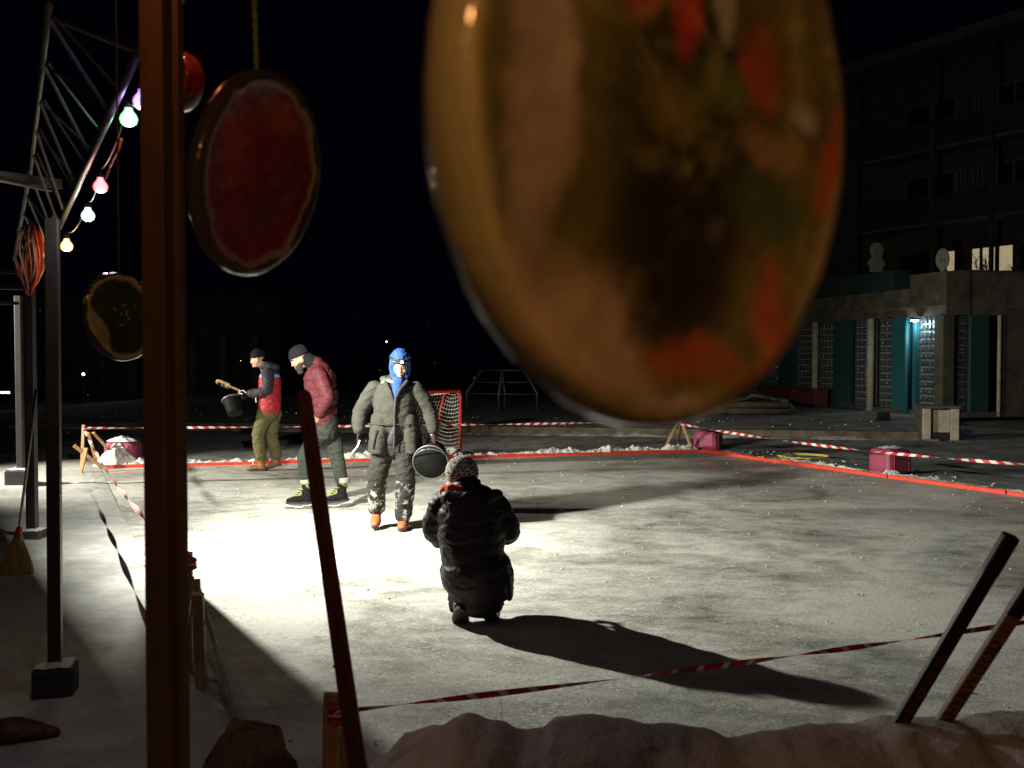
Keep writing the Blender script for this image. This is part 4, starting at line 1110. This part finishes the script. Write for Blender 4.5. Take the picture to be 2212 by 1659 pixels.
M['glove'] = fabric('dark_plum_glove', (.035, .016, .022), .3)
M['bluewhite'] = basic('white_trim', (.7, .7, .7), .6, .1, 14, .1)
def leopard():
    t = NT('black_white_knit'); vo = t.n('ShaderNodeTexVoronoi', feature='DISTANCE_TO_EDGE'); vo.inputs['Scale'].default_value = 46
    dv = t.n('ShaderNodeTexNoise'); dv.inputs['Scale'].default_value = 30
    t.link(t.co.outputs['Object'], dv.inputs['Vector']); mx = t.mix(.03, t.co.outputs['Object'], dv.outputs['Color'], 'ADD'); t.link(mx, vo.inputs['Vector'])
    t.set(Base_Color=t.ramp(t.math('ADD', vo.outputs['Distance'], t.math('MULTIPLY', t.noise(24, 3), .25)), [(.22, (.62, .58, .50)), (.27, (.015, .015, .015))]), Roughness=.95)
    t.bump(t.noise(120, 3), .6, .004); return t.m
M['leopard'] = leopard()
M['scarf'] = fabric('red_scarf', (.65, .06, .03), .3, 20, .02)
def twotone():
    t = NT('red_shell_with_blue_band'); sp = t.n('ShaderNodeSeparateXYZ'); t.link(t.co.outputs['Object'], sp.inputs[0])
    f = t.noise(12, 5, .6)
    red = t.ramp(f, [(.3, (.30, .012, .018)), (.7, (.44, .022, .03))])
    z = sp.outputs[2]
    c1 = t.mix(t.math('GREATER_THAN', z, 1.375), red, (.16, .42, .62)); c2 = t.mix(t.math('GREATER_THAN', z, 1.415), c1, (.035, .030, .042))
    t.set(Base_Color=c2, Roughness=.6); b = t.bump(t.noise(9, 3, .5, t.vec((1, 1, 1.6)), 1.2), .7, .035); return t.m
M['twotone'] = twotone()
M['bucketmat'] = basic('scuffed_dark_bucket', (.0045, .005, .0045), .6, .6, 8, .3, .004, 20, Specular_IOR_Level=.12)
ZI = .055     # top of the ice

def bucket(c, axis, r0, r1, h, label, handle=True):
    """c = centre of the open rim, axis = direction from rim to base"""
    r_ = empty('bucket', c, label, 'bucket'); r_.rotation_mode = 'QUATERNION'
    r_.rotation_quaternion = Vector((0, 0, -1)).rotation_difference(Vector(axis).normalized())
    m = MB(); m.lathe([(r0, 0), (r0 + .006, -.01), (r0, -.02), (r0 - .006, -.05), (r1 + .004, -h + .01), (r1, -h), (.001, -h), (.001, -h + .006), (r1 - .006, -h + .008), (r0 - .012, -.04), (r0 - .008, -.004)], 40)
    m.build('bucket_body', M['bucketmat'], r_, smooth=True)
    MB().lathe([(r0 + .002, .004), (r0 + .010, -.004), (r0 + .008, -.022), (r0 - .002, -.024)], 40, closed=True).build('rim', M['galv'], r_, smooth=True)
    if handle:
        m = MB(); m.tube([(r0 * 1.04 * math.cos(a), (r0 * .9 * math.sin(a)), -.02 + .05 * math.sin(a)) for a in [PI * k / 14 for k in range(15)]], .004, 6); m.build('handle', M['alu'], r_)
    return r_

def boots(par, ankle, toe_dir, ln, mat, name='boot', sole='black', h=.14, tip=0, wd=.045):
    """ankle joint position; toe_dir horizontal; tip raises the heel (+) or the toe (-)"""
    a = Vector(ankle); d = Vector(toe_dir).normalized(); s_ = Vector((-d.y, d.x, 0)); 
    heel = Vector((a.x, a.y, 0)) - d * .07; z0 = a.z - h
    th = tip
    def P(x, z):       # x along foot from heel, rotated about the ball
        bx = ln * .72; dx, dz = x - bx, z
        return heel + d * (bx + dx * math.cos(th) + dz * math.sin(th)) + Vector((0, 0, z0 + (-dx * math.sin(th) + dz * math.cos(th))))
    m = MB(); m.loft([P(.05, .045), P(ln * .45, .05), P(ln * .75, .042), P(ln - .03, .036)], [(wd * .9, .04), (wd, .042), (wd * 1.08, .034), (wd * .8, .026)], 14, side=s_)
    m.loft([P(.07, .05), P(.075, .10), P(.065, .10 + h * .6)], [(wd, .055), (wd * .9, .052), (wd * .95, .056)], 14, side=s_)
    b = part(m, name, mat, par, .009, 3)
    m = MB(); ring = []
    for k in range(24):
        q = 2 * PI * k / 24; x = ln / 2 + math.cos(q) * ln / 2; y = math.sin(q) * wd * (1.05 if math.cos(q) > 0 else .92); ring.append((x, y))
    vs = [P(x, z) + s_ * y for z in (0, .024) for x, y in ring]
    m.add(vs, [tuple(range(24)), tuple(range(24, 48))] + [(k, (k + 1) % 24, 24 + (k + 1) % 24, 24 + k) for k in range(24)])
    m.build('sole', M[sole], b)
    return b, P, s_

# ---------------------------------------------------------------- man in the grey-green parka, walking towards the camera
O3 = Vector(((840 - 1106) / F * 9.6, 9.6, ZI))
p3 = empty('person', O3, 'person in open grey green parka and blue hood carrying a bucket', 'person')
m = MB()
hc, hR = head(m, (.115, -.03, 1.60), R(4), R(24), 0, 1.05)
m.loft([(.09, .01, 1.42), (.10, -.005, 1.52)], [(.055, .06), (.05, .055)], 14)
m.loft([(.06, 0, .90), (.055, 0, 1.1), (.06, 0, 1.38)], [(.14, .10), (.13, .09), (.16, .10)], 18)
for pts in (((-.03, 0, .88), (-.12, -.04, .48), (-.13, .05, .12)), ((.14, 0, .88), (.165, -.03, .48), (.13, .0, .10))): m.loft(pts, [.085, .055, .04], 12)
m.loft([(-.14, 0, 1.37), (-.275, .02, 1.16), (-.285, -.04, .95)], [.05, .04, .028], 12)
m.loft([(.27, 0, 1.37), (.385, .04, 1.15), (.43, -.03, .93)], [.05, .04, .028], 12)
part(m, 'body', M['skin'], p3, .008, 3)
m = MB(); hand(m, (-.285, -.05, .935), (.02, -.12, -1), (.9, -.3, -.1), 1.05, .75, 1); part(m, 'glove', M['glove'], p3, .005, 1)
m = MB(); hand(m, (.43, -.03, .93), (.1, .05, -1), (-.8, -.4, 0), 1.05, 1.05, -1); part(m, 'glove', M['glove'], p3, .005, 1)
face_bits(p3, hc, hR, 1.05)
# hood
m = MB()
def hp(x, y, z): return hc + hR @ Vector((x, y, z))
m.ell(hp(0, .022, .050), (.098, .108, .102), hR, 20, 12)
m.loft([hp(-.085, -.01, .03), hp(-.083, -.03, -.04), hp(-.055, -.055, -.10), hp(0, -.07, -.125), hp(.055, -.055, -.10), hp(.083, -.03, -.04), hp(.085, -.01, .03)], [.022, .022, .024, .026, .024, .022, .022], 10)
m.loft([hp(0, .02, -.02), (.085, .015, 1.46), (.08, .0, 1.36)], [(.085, .08), (.085, .08), (.12, .09)], 16)
o = part(m, 'hood', M['bluefleece'], p3, .009, 4, .009, .07)
m = MB(); m.loft([hp(-.094, -.02, .088), hp(-.066, -.078, .088), hp(0, -.102, .088), hp(.066, -.078, .088), hp(.094, -.02, .088)], [(.006, .016)] * 5, 8, side=(0, 0, 1)); o = m.build('headlamp_strap', M['black'], p3, smooth=True)
m = MB(); m.loft([hp(-.07, -.070, .066), hp(0, -.098, .066), hp(.07, -.070, .066)], [.014, .018, .014], 8, side=(0, 0, 1)); m.build('cap_edge', M['black'], p3, smooth=True)
m = MB(); m.box(hp(.012, -.112, .088), (.055, .03, .034), hR, .008); hl_ = m.build('headlamp', M['black'], p3)
m = MB(); m.ell(hp(.022, -.130, .086), (.016, .006, .012), hR, 12, 8); m.build('lens', emit('headlamp_glow', (.85, .93, 1), 14), hl_)
hlw = O3 + hp(.022, -.15, .075)
hl = lamp('headlamp_light', 'SPOT', hlw, 1.5, (.85, .93, 1), spot_size=R(90), spot_blend=1, shadow_soft_size=.015); aim(hl, hR @ Vector((.0, -1, -.75)))
# parka
m = MB()
m.loft([(.055, 0, 1.02), (.055, 0, 1.15), (.058, .0, 1.30), (.06, .005, 1.395), (.06, .01, 1.44)], [(.21, .145), (.205, .15), (.208, .14), (.185, .11), (.10, .075)], 24)
m.loft([(-.065, -.005, 1.10), (-.085, -.02, .90), (-.10, -.025, .74)], [(.105, .13), (.105, .145), (.105, .15)], 20, round_=False)
m.loft([(.20, .005, 1.10), (.22, -.0, .90), (.235, .01, .75)], [(.085, .125), (.095, .145), (.10, .15)], 20, round_=False)
m.loft([(.06, .07, 1.1), (.065, .10, .75)], [(.20, .05), (.25, .055)], 16, round_=False)
m.loft([(-.135, 0, 1.375), (-.225, .02, 1.25), (-.285, .03, 1.14), (-.295, -.02, 1.03), (-.287, -.045, .975)], [(.070, .078), (.070, .078), (.068, .074), (.062, .066), (.054, .056)], 16, side=(0, 1, 0))
m.loft([(.26, 0, 1.365), (.34, .02, 1.25), (.39, .04, 1.14), (.42, .0, 1.03), (.43, -.02, .97)], [(.070, .078), (.070, .078), (.068, .074), (.062, .066), (.054, .056)], 16, side=(0, 1, 0))
part(m, 'parka', M['parka'], p3, .011, 4, .007, .16, 1)
# lapels, placket, seams, pockets
m = MB(); m.loft([(.065, -.155, .80), (.075, -.165, 1.0), (.072, -.160, 1.12), (.085, -.158, 1.28), (.12, -.14, 1.36), (.185, -.10, 1.44)], [(.012, .010), (.012, .012), (.012, .014), (.014, .016), (.018, .02), (.02, .02)], 10); part(m, 'placket', M['parka'], p3, .006, 2)
m = MB(); m.loft([(.075, -.158, 1.22), (.035, -.152, 1.33), (-.02, -.10, 1.43)], [(.014, .012), (.02, .02), (.02, .02)], 10); part(m, 'placket', M['parka'], p3, .006, 2)
m = MB(); m.loft([(-.02, -.02, 1.44), (-.06, .05, 1.455), (.0, .11, 1.46), (.12, .11, 1.46), (.17, .04, 1.45)], [.028, .036, .04, .04, .03], 12); part(m, 'collar', M['parkalining'], p3, .009, 3, .006, .06)
for a, b in (((-.19, -.10, 1.03), (.04, -.166, 1.03)), ((.10, -.166, 1.03), (.27, -.09, 1.03))):
    m = MB(); m.loft([a, ((a[0] + b[0]) / 2, -.156, a[2] - .004), b], [.005, .006, .005], 8); m.build('waist_seam', M['parka'], p3, smooth=True)
m = MB(); m.loft([(-.10, -.172, .98), (-.135, -.178, .80)], [(.007, .005)] * 2, 8); m.build('pocket_flap', M['glove'], p3)
m = MB(); m.loft([(.10, -.105, 1.46), (.092, -.135, 1.36), (.078, -.145, 1.24)], [(.055, .03), (.045, .025), (.014, .016)], 14); part(m, 'hoodie_front', M['bluefleece'], p3, .008, 3)
m = MB(); m.loft([(.04, -.11, .86), (.075, -.12, 1.0), (.078, -.10, 1.1)], [(.05, .04), (.035, .04), (.02, .03)], 14); part(m, 'sweater', M['navy'], p3, .01, 3)
# trousers
m = MB()
m.loft([(.05, .01, .95), (.05, .01, .80)], [(.17, .12), (.175, .125)], 20)
m.loft([(-.035, 0, .84), (-.075, -.02, .68), (-.115, -.045, .50), (-.125, -.01, .34), (-.13, .05, .20)], [(.105, .115), (.10, .105), (.095, .10), (.088, .09), (.080, .082)], 16)
m.loft([(.14, 0, .84), (.158, -.015, .66), (.168, -.03, .50), (.155, -.02, .32), (.135, -.0, .13)], [(.105, .115), (.098, .105), (.092, .098), (.088, .09), (.082, .086)], 16)
part(m, 'trousers', M['worntrousers'], p3, .011, 4, .012, .13, 2)
boots(p3, (-.13, .10, .165), (-.03, -1, 0), .28, M['orangeboot'], h=.13, tip=.35)
boots(p3, (.13, .02, .132), (.05, -1, 0), .28, M['orangeboot'], h=.13)
m = MB(); m.tube([(-.27, -.10, .87), (-.285, -.13, .82), (-.33, -.15, .76), (-.345, -.15, .74)], .008, 8)
hk = empty('white_hook', O3, 'small white hooked handle held in the parka wearer\'s gloved hand', 'tool'); m.build('hook', M['bluewhite'], hk)
bucket(O3 + Vector((.415, -.16, .665)), (.06, 1, .30), .165, .12, .26, 'black bucket held open end forward beside the parka wearer\'s leg')

# ---------------------------------------------------------------- skater in dark red jacket
O2 = Vector(((690 - 1106) / F * 10.9, 10.9, ZI - .01))
p2 = empty('person', O2, 'skater in dark red jacket and black beanie looking down', 'person')
m = MB()
hc, hR = head(m, (-.215, -.01, 1.665), R(-68), R(30), 0, 1.04)
m.loft([(-.05, .0, 1.56), (-.14, -.005, 1.64)], [(.055, .06), (.055, .058)], 14, side=(0, 1, 0))
m.loft([(.06, 0, .95), (.03, 0, 1.2), (-.01, 0, 1.5)], [(.14, .10), (.14, .09), (.17, .10)], 18, side=(0, 1, 0))
m.loft([(.02, -.06, .92), (-.15, -.07, .58), (-.14, -.04, .26)], [.085, .055, .04], 12); m.loft([(.10, .07, .92), (.17, .06, .60), (.24, .04, .24)], [.085, .055, .04], 12)
m.loft([(.03, -.19, 1.50), (.135, -.23, 1.25), (.02, -.19, 1.06)], [.05, .04, .026], 12); m.loft([(0, .19, 1.50), (.10, .24, 1.25), (-.06, .2, 1.08)], [.05, .04, .026], 12)
hand(m, (.02, -.19, 1.06), (-.35, .15, -.8), (-.4, .7, 0), 1.05, .8, 1); hand(m, (-.06, .2, 1.08), (-.3, -.1, -.8), (-.4, -.7, 0), 1.0, .8, -1)
part(m, 'body', M['skindark'], p2, .007, 2)
face_bits(p2, hc, hR, 1.04, 'black')
m = MB(); m.ell(hc + hR @ Vector((0, .018, .078)), (.094, .108, .072), hR, 20, 12); m.loft([hc + hR @ Vector((.088 * math.sin(a), .012 - .103 * math.cos(a), .048 + .01 * math.cos(a))) for a in [2 * PI * k / 16 for k in range(17)]], [.017] * 17, 8, side=(0, 0, 1), round_=False); part(m, 'beanie', M['knit'], p2, .008, 3)
m = MB(); m.ell(hc + hR @ Vector((0, -.052, -.082)), (.056, .048, .052), hR, 16, 10); m.ell(hc + hR @ Vector((0, -.03, -.05)), (.074, .06, .04), hR, 16, 10); m.ell(hc + hR @ Vector((0, -.062, -.125)), (.04, .035, .035), hR, 14, 8); part(m, 'beard', M['beard'], p2, .007, 2, .005, .03)
m = MB(); m.loft([(.03, .0, 1.52), (-.06, .0, 1.60), (-.12, .0, 1.655)], [(.13, .10), (.115, .085), (.095, .075)], 16, side=(0, 1, 0)); part(m, 'black_hood', M['knit'], p2, .01, 3, .008, .06)
def puff(z, ph=0, step=.095, amp=.010): return amp * abs(math.sin(PI * z / step + ph))
m = MB(); pts = []; rd = []
keys = [(1.00, .055, .125, .175), (1.10, .052, .130, .180), (1.22, .035, .145, .190), (1.36, .012, .165, .205), (1.47, -.0, .165, .21), (1.545, -.012, .13, .18), (1.60, -.03, .085, .11)]
def interp(keys, z):
    for a, b in zip(keys, keys[1:]):
        if a[0] <= z <= b[0]:
            u = (z - a[0]) / (b[0] - a[0]); return [x + (y - x) * u for x, y in zip(a, b)]
    return keys[-1]
k = 0
while k <= 36:
    z = 1.0 + .6 * k / 36; _, x, dp, wd = interp(keys, z); pf = puff(z); pts.append((x, 0, z)); rd.append((wd + pf, dp + pf)); k += 1
m.loft(pts, rd, 28, side=(0, 1, 0))
def arm(m, a, b, c, r0, r1, r2, step=.085, amp=.008):
    a, b, c = Vector(a), Vector(b), Vector(c); P_ = []; R_ = []; n = 18
    for i in range(n + 1):
        u = i / n; q = a * (1 - u) ** 2 + b * 2 * u * (1 - u) + c * u * u if False else (a.lerp(b, u * 2) if u < .5 else b.lerp(c, u * 2 - 1))
        s_ = u * ((b - a).length + (c - b).length); r = (r0 + (r1 - r0) * u * 2) if u < .5 else (r1 + (r2 - r1) * (u * 2 - 1)); P_.append(q); R_.append(r + amp * abs(math.sin(PI * s_ / step)))
    m.loft(P_, R_, 16, side=(0, 1, 0))
arm(m, (.02, -.17, 1.50), (.135, -.235, 1.25), (.035, -.20, 1.08), .085, .066, .052); arm(m, (0, .17, 1.50), (.10, .24, 1.25), (-.04, .2, 1.10), .085, .066, .052)
part(m, 'down_jacket', M['maroonpuff'], p2, .010, 2, .007, .07, 5)
m = MB()
m.loft([(.07, 0, 1.0), (.065, 0, .86)], [(.17, .125), (.165, .13)], 20, side=(0, 1, 0))
m.loft([(.01, -.07, .88), (-.08, -.075, .72), (-.155, -.075, .57), (-.155, -.05, .42), (-.14, -.04, .33)], [(.09, .105), (.085, .095), (.078, .082), (.072, .075), (.066, .07)], 16, side=(0, 1, 0))
m.loft([(.10, .07, .88), (.145, .07, .72), (.175, .06, .58), (.21, .05, .42), (.235, .04, .31)], [(.09, .105), (.085, .092), (.076, .082), (.070, .075), (.064, .07)], 16, side=(0, 1, 0))
part(m, 'trousers', M['darktrouser'], p2, .011, 3, .009, .14, 4)
for (ax, ay, az, td_, tip) in ((-.14, -.04, .235, (-1, -.08, 0), 0), (.25, .04, .235, (-1, -.25, 0), .10)):
    MB().lathe([(.062, -.03), (.070, -.02), (.072, .02), (.064, .035)], 20, Matrix.Translation((ax, ay, az + .075)), closed=False).build('rolled_cuff', M['greystick'], p2, smooth=True)
    b, P, s_ = boots(p2, (ax, ay, az), td_, .30, M['knit'], name='skate_boot', h=.17, tip=tip, wd=.046)
    for k in range(4): MB().loft([P(.11 + k * .02, .16 - k * .022) + s_ * .040, P(.155 + k * .022, .165 - k * .026), P(.11 + k * .02, .16 - k * .022) - s_ * .040], [.0075] * 3, 8).build('lace', M['lime'], b)
    MB().loft([P(.06, .20) + s_ * .05, P(.01, .15), P(.06, .20) - s_ * .05], [.014] * 3, 8).build('lime_panel', M['lime'], b)
    m = MB(); q = [P(.01, -.003), P(.30, -.003), P(.285, -.02), P(.22, -.028), P(.19, -.045), P(.12, -.045), P(.10, -.028), P(.03, -.024)]
    vs = [v + s_ * .014 for v in q] + [v - s_ * .014 for v in q]; n = 8
    m.add(vs, [tuple(range(n)), tuple(range(n, 2 * n))] + [(k, (k + 1) % n, n + (k + 1) % n, n + k) for k in range(n)])
    bh = m.build('blade_holder', M['blade'], b)
    q = [P(-.01, -.045), P(.02, -.062), P(.28, -.062), P(.315, -.04), P(.30, -.035), P(.0, -.036)]; vs = [v + s_ * .003 for v in q] + [v - s_ * .003 for v in q]; n = 6
    m = MB(); m.add(vs, [tuple(range(n)), tuple(range(n, 2 * n))] + [(k, (k + 1) % n, n + (k + 1) % n, n + k) for k in range(n)]); m.build('blade', M['alu'], bh)

# ---------------------------------------------------------------- far man with red and navy jacket
O1 = Vector(((579.7 - 1106) / F * 14.5, 14.5, ZI))
p1 = empty('person', O1, 'person in red and navy jacket with olive trousers carrying bucket and brush', 'person')
m = MB()
hc, hR = head(m, (-.155, -.01, 1.635), R(-86), R(12), 0, 1.0)
m.loft([(-.04, 0, 1.46), (-.10, 0, 1.56)], [(.055, .058), (.052, .055)], 14, side=(0, 1, 0))
m.loft([(.04, 0, .92), (.04, 0, 1.15), (.02, 0, 1.40)], [(.14, .10), (.13, .09), (.16, .10)], 18, side=(0, 1, 0))
m.loft([(-.04, -.06, .88), (-.155, -.07, .50), (-.085, -.06, .12)], [.085, .055, .04], 12); m.loft([(.06, .07, .88), (.0, .07, .50), (.09, .06, .16)], [.085, .055, .04], 12)
m.loft([(.04, -.19, 1.42), (.045, -.24, 1.19), (-.25, -.16, 1.14)], [.05, .04, .026], 12); m.loft([(.02, .19, 1.42), (.0, .24, 1.2), (-.27, .12, 1.10)], [.05, .04, .026], 12)
part(m, 'body', M['skin'], p1, .007, 2)
m = MB(); hand(m, (-.27, -.155, 1.14), (-1, .05, -.12), (.1, .3, -1), 1.12, .9, 1); part(m, 'glove', M['knit'], p1, .005, 1)
m = MB(); hand(m, (-.28, .12, 1.10), (-1, .0, -.1), (.1, -.3, -1), 1.12, .9, -1); part(m, 'glove', M['knit'], p1, .005, 1)
m = MB(); m.loft([(-.28, -.20, 1.155), (-.31, -.205, 1.185), (-.37, -.20, 1.18), (-.39, -.19, 1.15), (-.33, -.205, 1.135)], [.008] * 5, 8); m.build('glove_trim', M['bluewhite'], p1)
face_bits(p1, hc, hR, 1.0)
m = MB(); m.ell(hc + hR @ Vector((0, .018, .072)), (.090, .104, .085), hR, 20, 12); m.loft([hc + hR @ Vector((.086 * math.sin(a), .012 - .098 * math.cos(a), .046 + .008 * math.cos(a))) for a in [2 * PI * k / 16 for k in range(17)]], [.015] * 17, 8, side=(0, 0, 1), round_=False); part(m, 'beanie', M['knit'], p1, .008, 3)
m = MB()
m.loft([(.012, 0, .915), (.02, 0, 1.05), (.022, 0, 1.2), (.02, 0, 1.34), (.018, 0, 1.44), (.0, 0, 1.50)], [(.185, .165), (.19, .160), (.195, .155), (.20, .155), (.17, .13), (.10, .09)], 26, side=(0, 1, 0))
part(m, 'jacket', M['twotone'], p1, .011, 4, .008, .15, 8)
for sy, ws in ((-1, (-.235, -.165, 1.145)), (1, (-.25, .13, 1.105))):
    m = MB(); m.loft([(.03, sy * .165, 1.43), (.05, sy * .225, 1.30), (.035, sy * .24, 1.19), (-.03, sy * .235, 1.16), (-.13, (sy * .24 + ws[1]) / 2, 1.15), ws], [.085, .080, .075, .072, .062, .050], 16, side=(0, 1, 0)); part(m, 'sleeve', M['navy'], p1, .01, 3, .012, .06, 3 + sy)
m = MB(); m.loft([(-.08, 0, 1.52), (-.03, 0, 1.55), (.04, 0, 1.53), (.11, 0, 1.52)], [(.085, .05), (.10, .06), (.12, .06), (.09, .05)], 16, side=(0, 1, 0)); part(m, 'jacket_hood', M['navy'], p1, .01, 3, .012, .06)
m = MB(); m.tube([(-.14, -.16, 1.10), (-.143, -.17, 1.06), (-.135, -.175, 1.01)], .008, 8); m.build('zip_pull', M['bluewhite'], p1)
m = MB()
m.loft([(.02, 0, .96), (.01, 0, .84)], [(.165, .135), (.165, .14)], 20, side=(0, 1, 0))
m.loft([(-.03, -.07, .86), (-.08, -.075, .70), (-.135, -.075, .53), (-.125, -.07, .38), (-.095, -.06, .20)], [(.095, .115), (.09, .105), (.085, .095), (.082, .09), (.075, .080)], 16, side=(0, 1, 0))
m.loft([(.06, .07, .86), (.04, .07, .70), (.02, .07, .53), (.05, .065, .38), (.095, .06, .22)], [(.095, .115), (.09, .105), (.085, .095), (.082, .09), (.075, .080)], 16, side=(0, 1, 0))
part(m, 'trousers', M['olive'], p1, .011, 3, .013, .13, 6)
boots(p1, (-.09, -.06, .13), (-1, -.05, 0), .29, M['brownboot'], h=.13); boots(p1, (.11, .06, .14), (-1, -.1, 0), .29, M['brownboot'], h=.13, tip=.28)
bucket(O1 + Vector((-.50, -.12, 1.06)), (.30, -.42, -.85), .145, .105, .24, 'dark bucket with shiny side carried by the person in the red jacket', True)
sb = empty('hand_brush', O1 + Vector((-.38, -.19, 1.19)), 'wooden hand brush with dark bristles held over the bucket', 'brush')
dB = Vector((-.92, -.1, .38)).normalized()
MB().loft([(0, 0, 0), dB * .12, dB * .18], [(.016, .018), (.014, .016), (.02, .036)], 12, side=(0, 1, 0)).build('handle', M['wood'], sb, smooth=True)
MB().loft([dB * .16, dB * .3, dB * .34], [(.016, .042), (.016, .042), (.012, .03)], 12, side=(0, 1, 0), sq=.6).build('brush_back', M['wood'], sb, smooth=True)
m = MB(); dn2 = Vector((-.38, 0, -.92)).normalized()
for k in range(70):
    u = random.random(); y = random.uniform(-.026, .026); a = dB * (.16 + .18 * u) + Vector((0, y, 0)); m.tube([a, a + dn2 * .045 + Vector((random.uniform(-.01, .01), random.uniform(-.01, .01), 0))], .004, 3)
b = m.build('bristles', M['knit'], sb); b['kind'] = 'stuff'

# ---------------------------------------------------------------- crouching person in long black coat
O4 = Vector(((1018.7 - 1106) / F * 6.16, 6.16, ZI - .01))
p4 = empty('person', O4, 'person crouching in long black down coat seen from behind', 'person')
m = MB()
hc, hR = head(m, (-.06, .06, .955), R(168), R(8), 0, 1.0)
m.loft([(-.04, .03, .84), (-.055, .05, .93)], [(.055, .058), (.05, .055)], 14)
m.loft([(.03, .0, .28), (.01, -.02, .50), (-.02, .02, .80)], [(.15, .12), (.13, .10), (.15, .10)], 18)
for sx in (-.09, .12):
    m.loft([(sx * .8, .02, .26), (sx, .34, .40)], [.085, .06], 12); m.loft([(sx, .34, .38), (sx, .06, .13)], [.055, .045], 12)
m.loft([(-.17, .0, .78), (-.22, .12, .57), (-.13, .32, .52)], [.05, .04, .028], 12); m.loft([(.13, .0, .78), (.21, .12, .58), (.13, .32, .54)], [.05, .04, .028], 12)
hand(m, (-.13, .32, .52), (.2, 1, .1), (.6, 0, -.5), 1, .7, 1); hand(m, (.13, .32, .54), (-.2, 1, .1), (-.6, 0, -.5), 1, .7, -1)
part(m, 'body', M['skin'], p4, .007, 2)
m = MB(); m.ell(hc + Vector((0, -.012, .038)), (.101, .116, .108), None, 24, 14); m.loft([hc + Vector((.094 * math.sin(a), .097 * math.cos(a), -.045)) for a in [2 * PI * k / 16 for k in range(17)]], [.012] * 17, 8, side=(0, 0, 1), round_=False); part(m, 'knit_cap', M['leopard'], p4, .008, 3)
m = MB(); m.ell(hc + Vector((.03, -.03, -.065)), (.075, .065, .05), None, 16, 10); m.loft([hc + Vector((.085, -.03, -.05)), hc + Vector((.105, -.03, -.075))], [.02, .012], 8); part(m, 'hair', M['bark'], p4, .008, 1, .008, .02)
m = MB()
for k in range(3): m.loft([(-.16, -.01, .895 - k * .02), (-.12, -.075, .905 - k * .02), (-.05, -.09, .90 - k * .018), (.03, -.07, .885), (.06, .02, .88)], [.020, .024, .022, .018, .015], 10)
m.loft([(-.155, -.02, .90), (-.175, -.05, .87), (-.18, -.06, .845)], [.02, .018, .008], 8); part(m, 'scarf', M['scarf'], p4, .007, 2, .007, .03)
ck = [(.16, .045, .14, .10), (.20, .045, .175, .14), (.26, .042, .198, .175), (.31, .038, .216, .215), (.40, .018, .205, .225), (.48, .005, .182, .20), (.60, -.002, .20, .185), (.72, -.008, .195, .17), (.80, -.015, .182, .155), (.86, -.022, .15, .125), (.895, -.03, .10, .09)]
m = MB(); pts = []; rd = []
for k in range(61):
    z = .16 + .735 * k / 60; _, x, wd, dp = interp(ck, z); pf = .010 * abs(math.sin(PI * (z + .01) / .115)) ** .6 * (1 if z < .84 else .4); pts.append((x, .0 - .02 * math.sin((z - .1) * 3), z)); rd.append((wd + pf - .008, dp + pf))
m.loft(pts, rd, 32)
arm(m, (-.165, .0, .80), (-.225, .06, .62), (-.175, .22, .50), .075, .072, .055, .10, .012); arm(m, (.125, .0, .80), (.215, .06, .60), (.165, .22, .545), .078, .074, .055, .10, .012)
m.loft([(.01, .05, .42), (.01, .30, .43), (.01, .36, .36)], [(.19, .13), (.17, .10), (.14, .08)], 18); m.loft([(.0, .12, .58), (.0, .22, .55)], [(.16, .09), (.13, .07)], 16)
m.loft([(.19, -.03, .40), (.215, -.05, .28), (.222, -.06, .20)], [(.03, .12), (.03, .12), (.02, .10)], 14)
part(m, 'down_coat', M['coat'], p4, .0095, 2, .009, .13, 11)
m = MB(); m.loft([(-.17, -.02, .84), (-.13, -.10, .845), (-.02, -.135, .84), (.09, -.11, .845), (.145, -.02, .855)], [(.04, .035), (.05, .045), (.055, .05), (.05, .045), (.035, .04)], 14, side=(0, 0, 1)); m.loft([(-.02, -.145, .82), (-.02, -.155, .74), (-.015, -.15, .68)], [(.12, .04), (.10, .035), (.05, .02)], 16); part(m, 'coat_hood', M['coat'], p4, .009, 2, .008, .06)
for sx in (-.02, .0): pass
m = MB(); m.loft([(-.015, -.19, .80), (-.012, -.20, .60), (-.005, -.235, .42)], [.004] * 3, 8); m.build('back_seam', M['coat'], p4)
for sx, sy in ((-.075, .03), (.125, .10)):
    m = MB(); m.loft([(sx, sy + .22, .30), (sx, sy + .08, .17), (sx, sy - .02, .12)], [.075, .07, .062], 14); part(m, 'trouser_leg', M['knit'], p4, .01, 3, .01, .07)
boots(p4, (-.066, -.10, .128), (0, 1, 0), .27, M['winterboot'], h=.12, tip=.75, wd=.05); boots(p4, (.10, -.02, .128), (.12, 1, 0), .27, M['winterboot'], h=.12, tip=.6, wd=.05)
p4.scale = (1.06, 1.04, .97)
cp = empty('held_phone', O4 + Vector((.0, .47, .56)), 'small dark phone held out in front of the crouching person', 'phone')
MB().box((0, 0, 0), (.15, .009, .075), None, .003).build('phone_case', M['black'], cp)
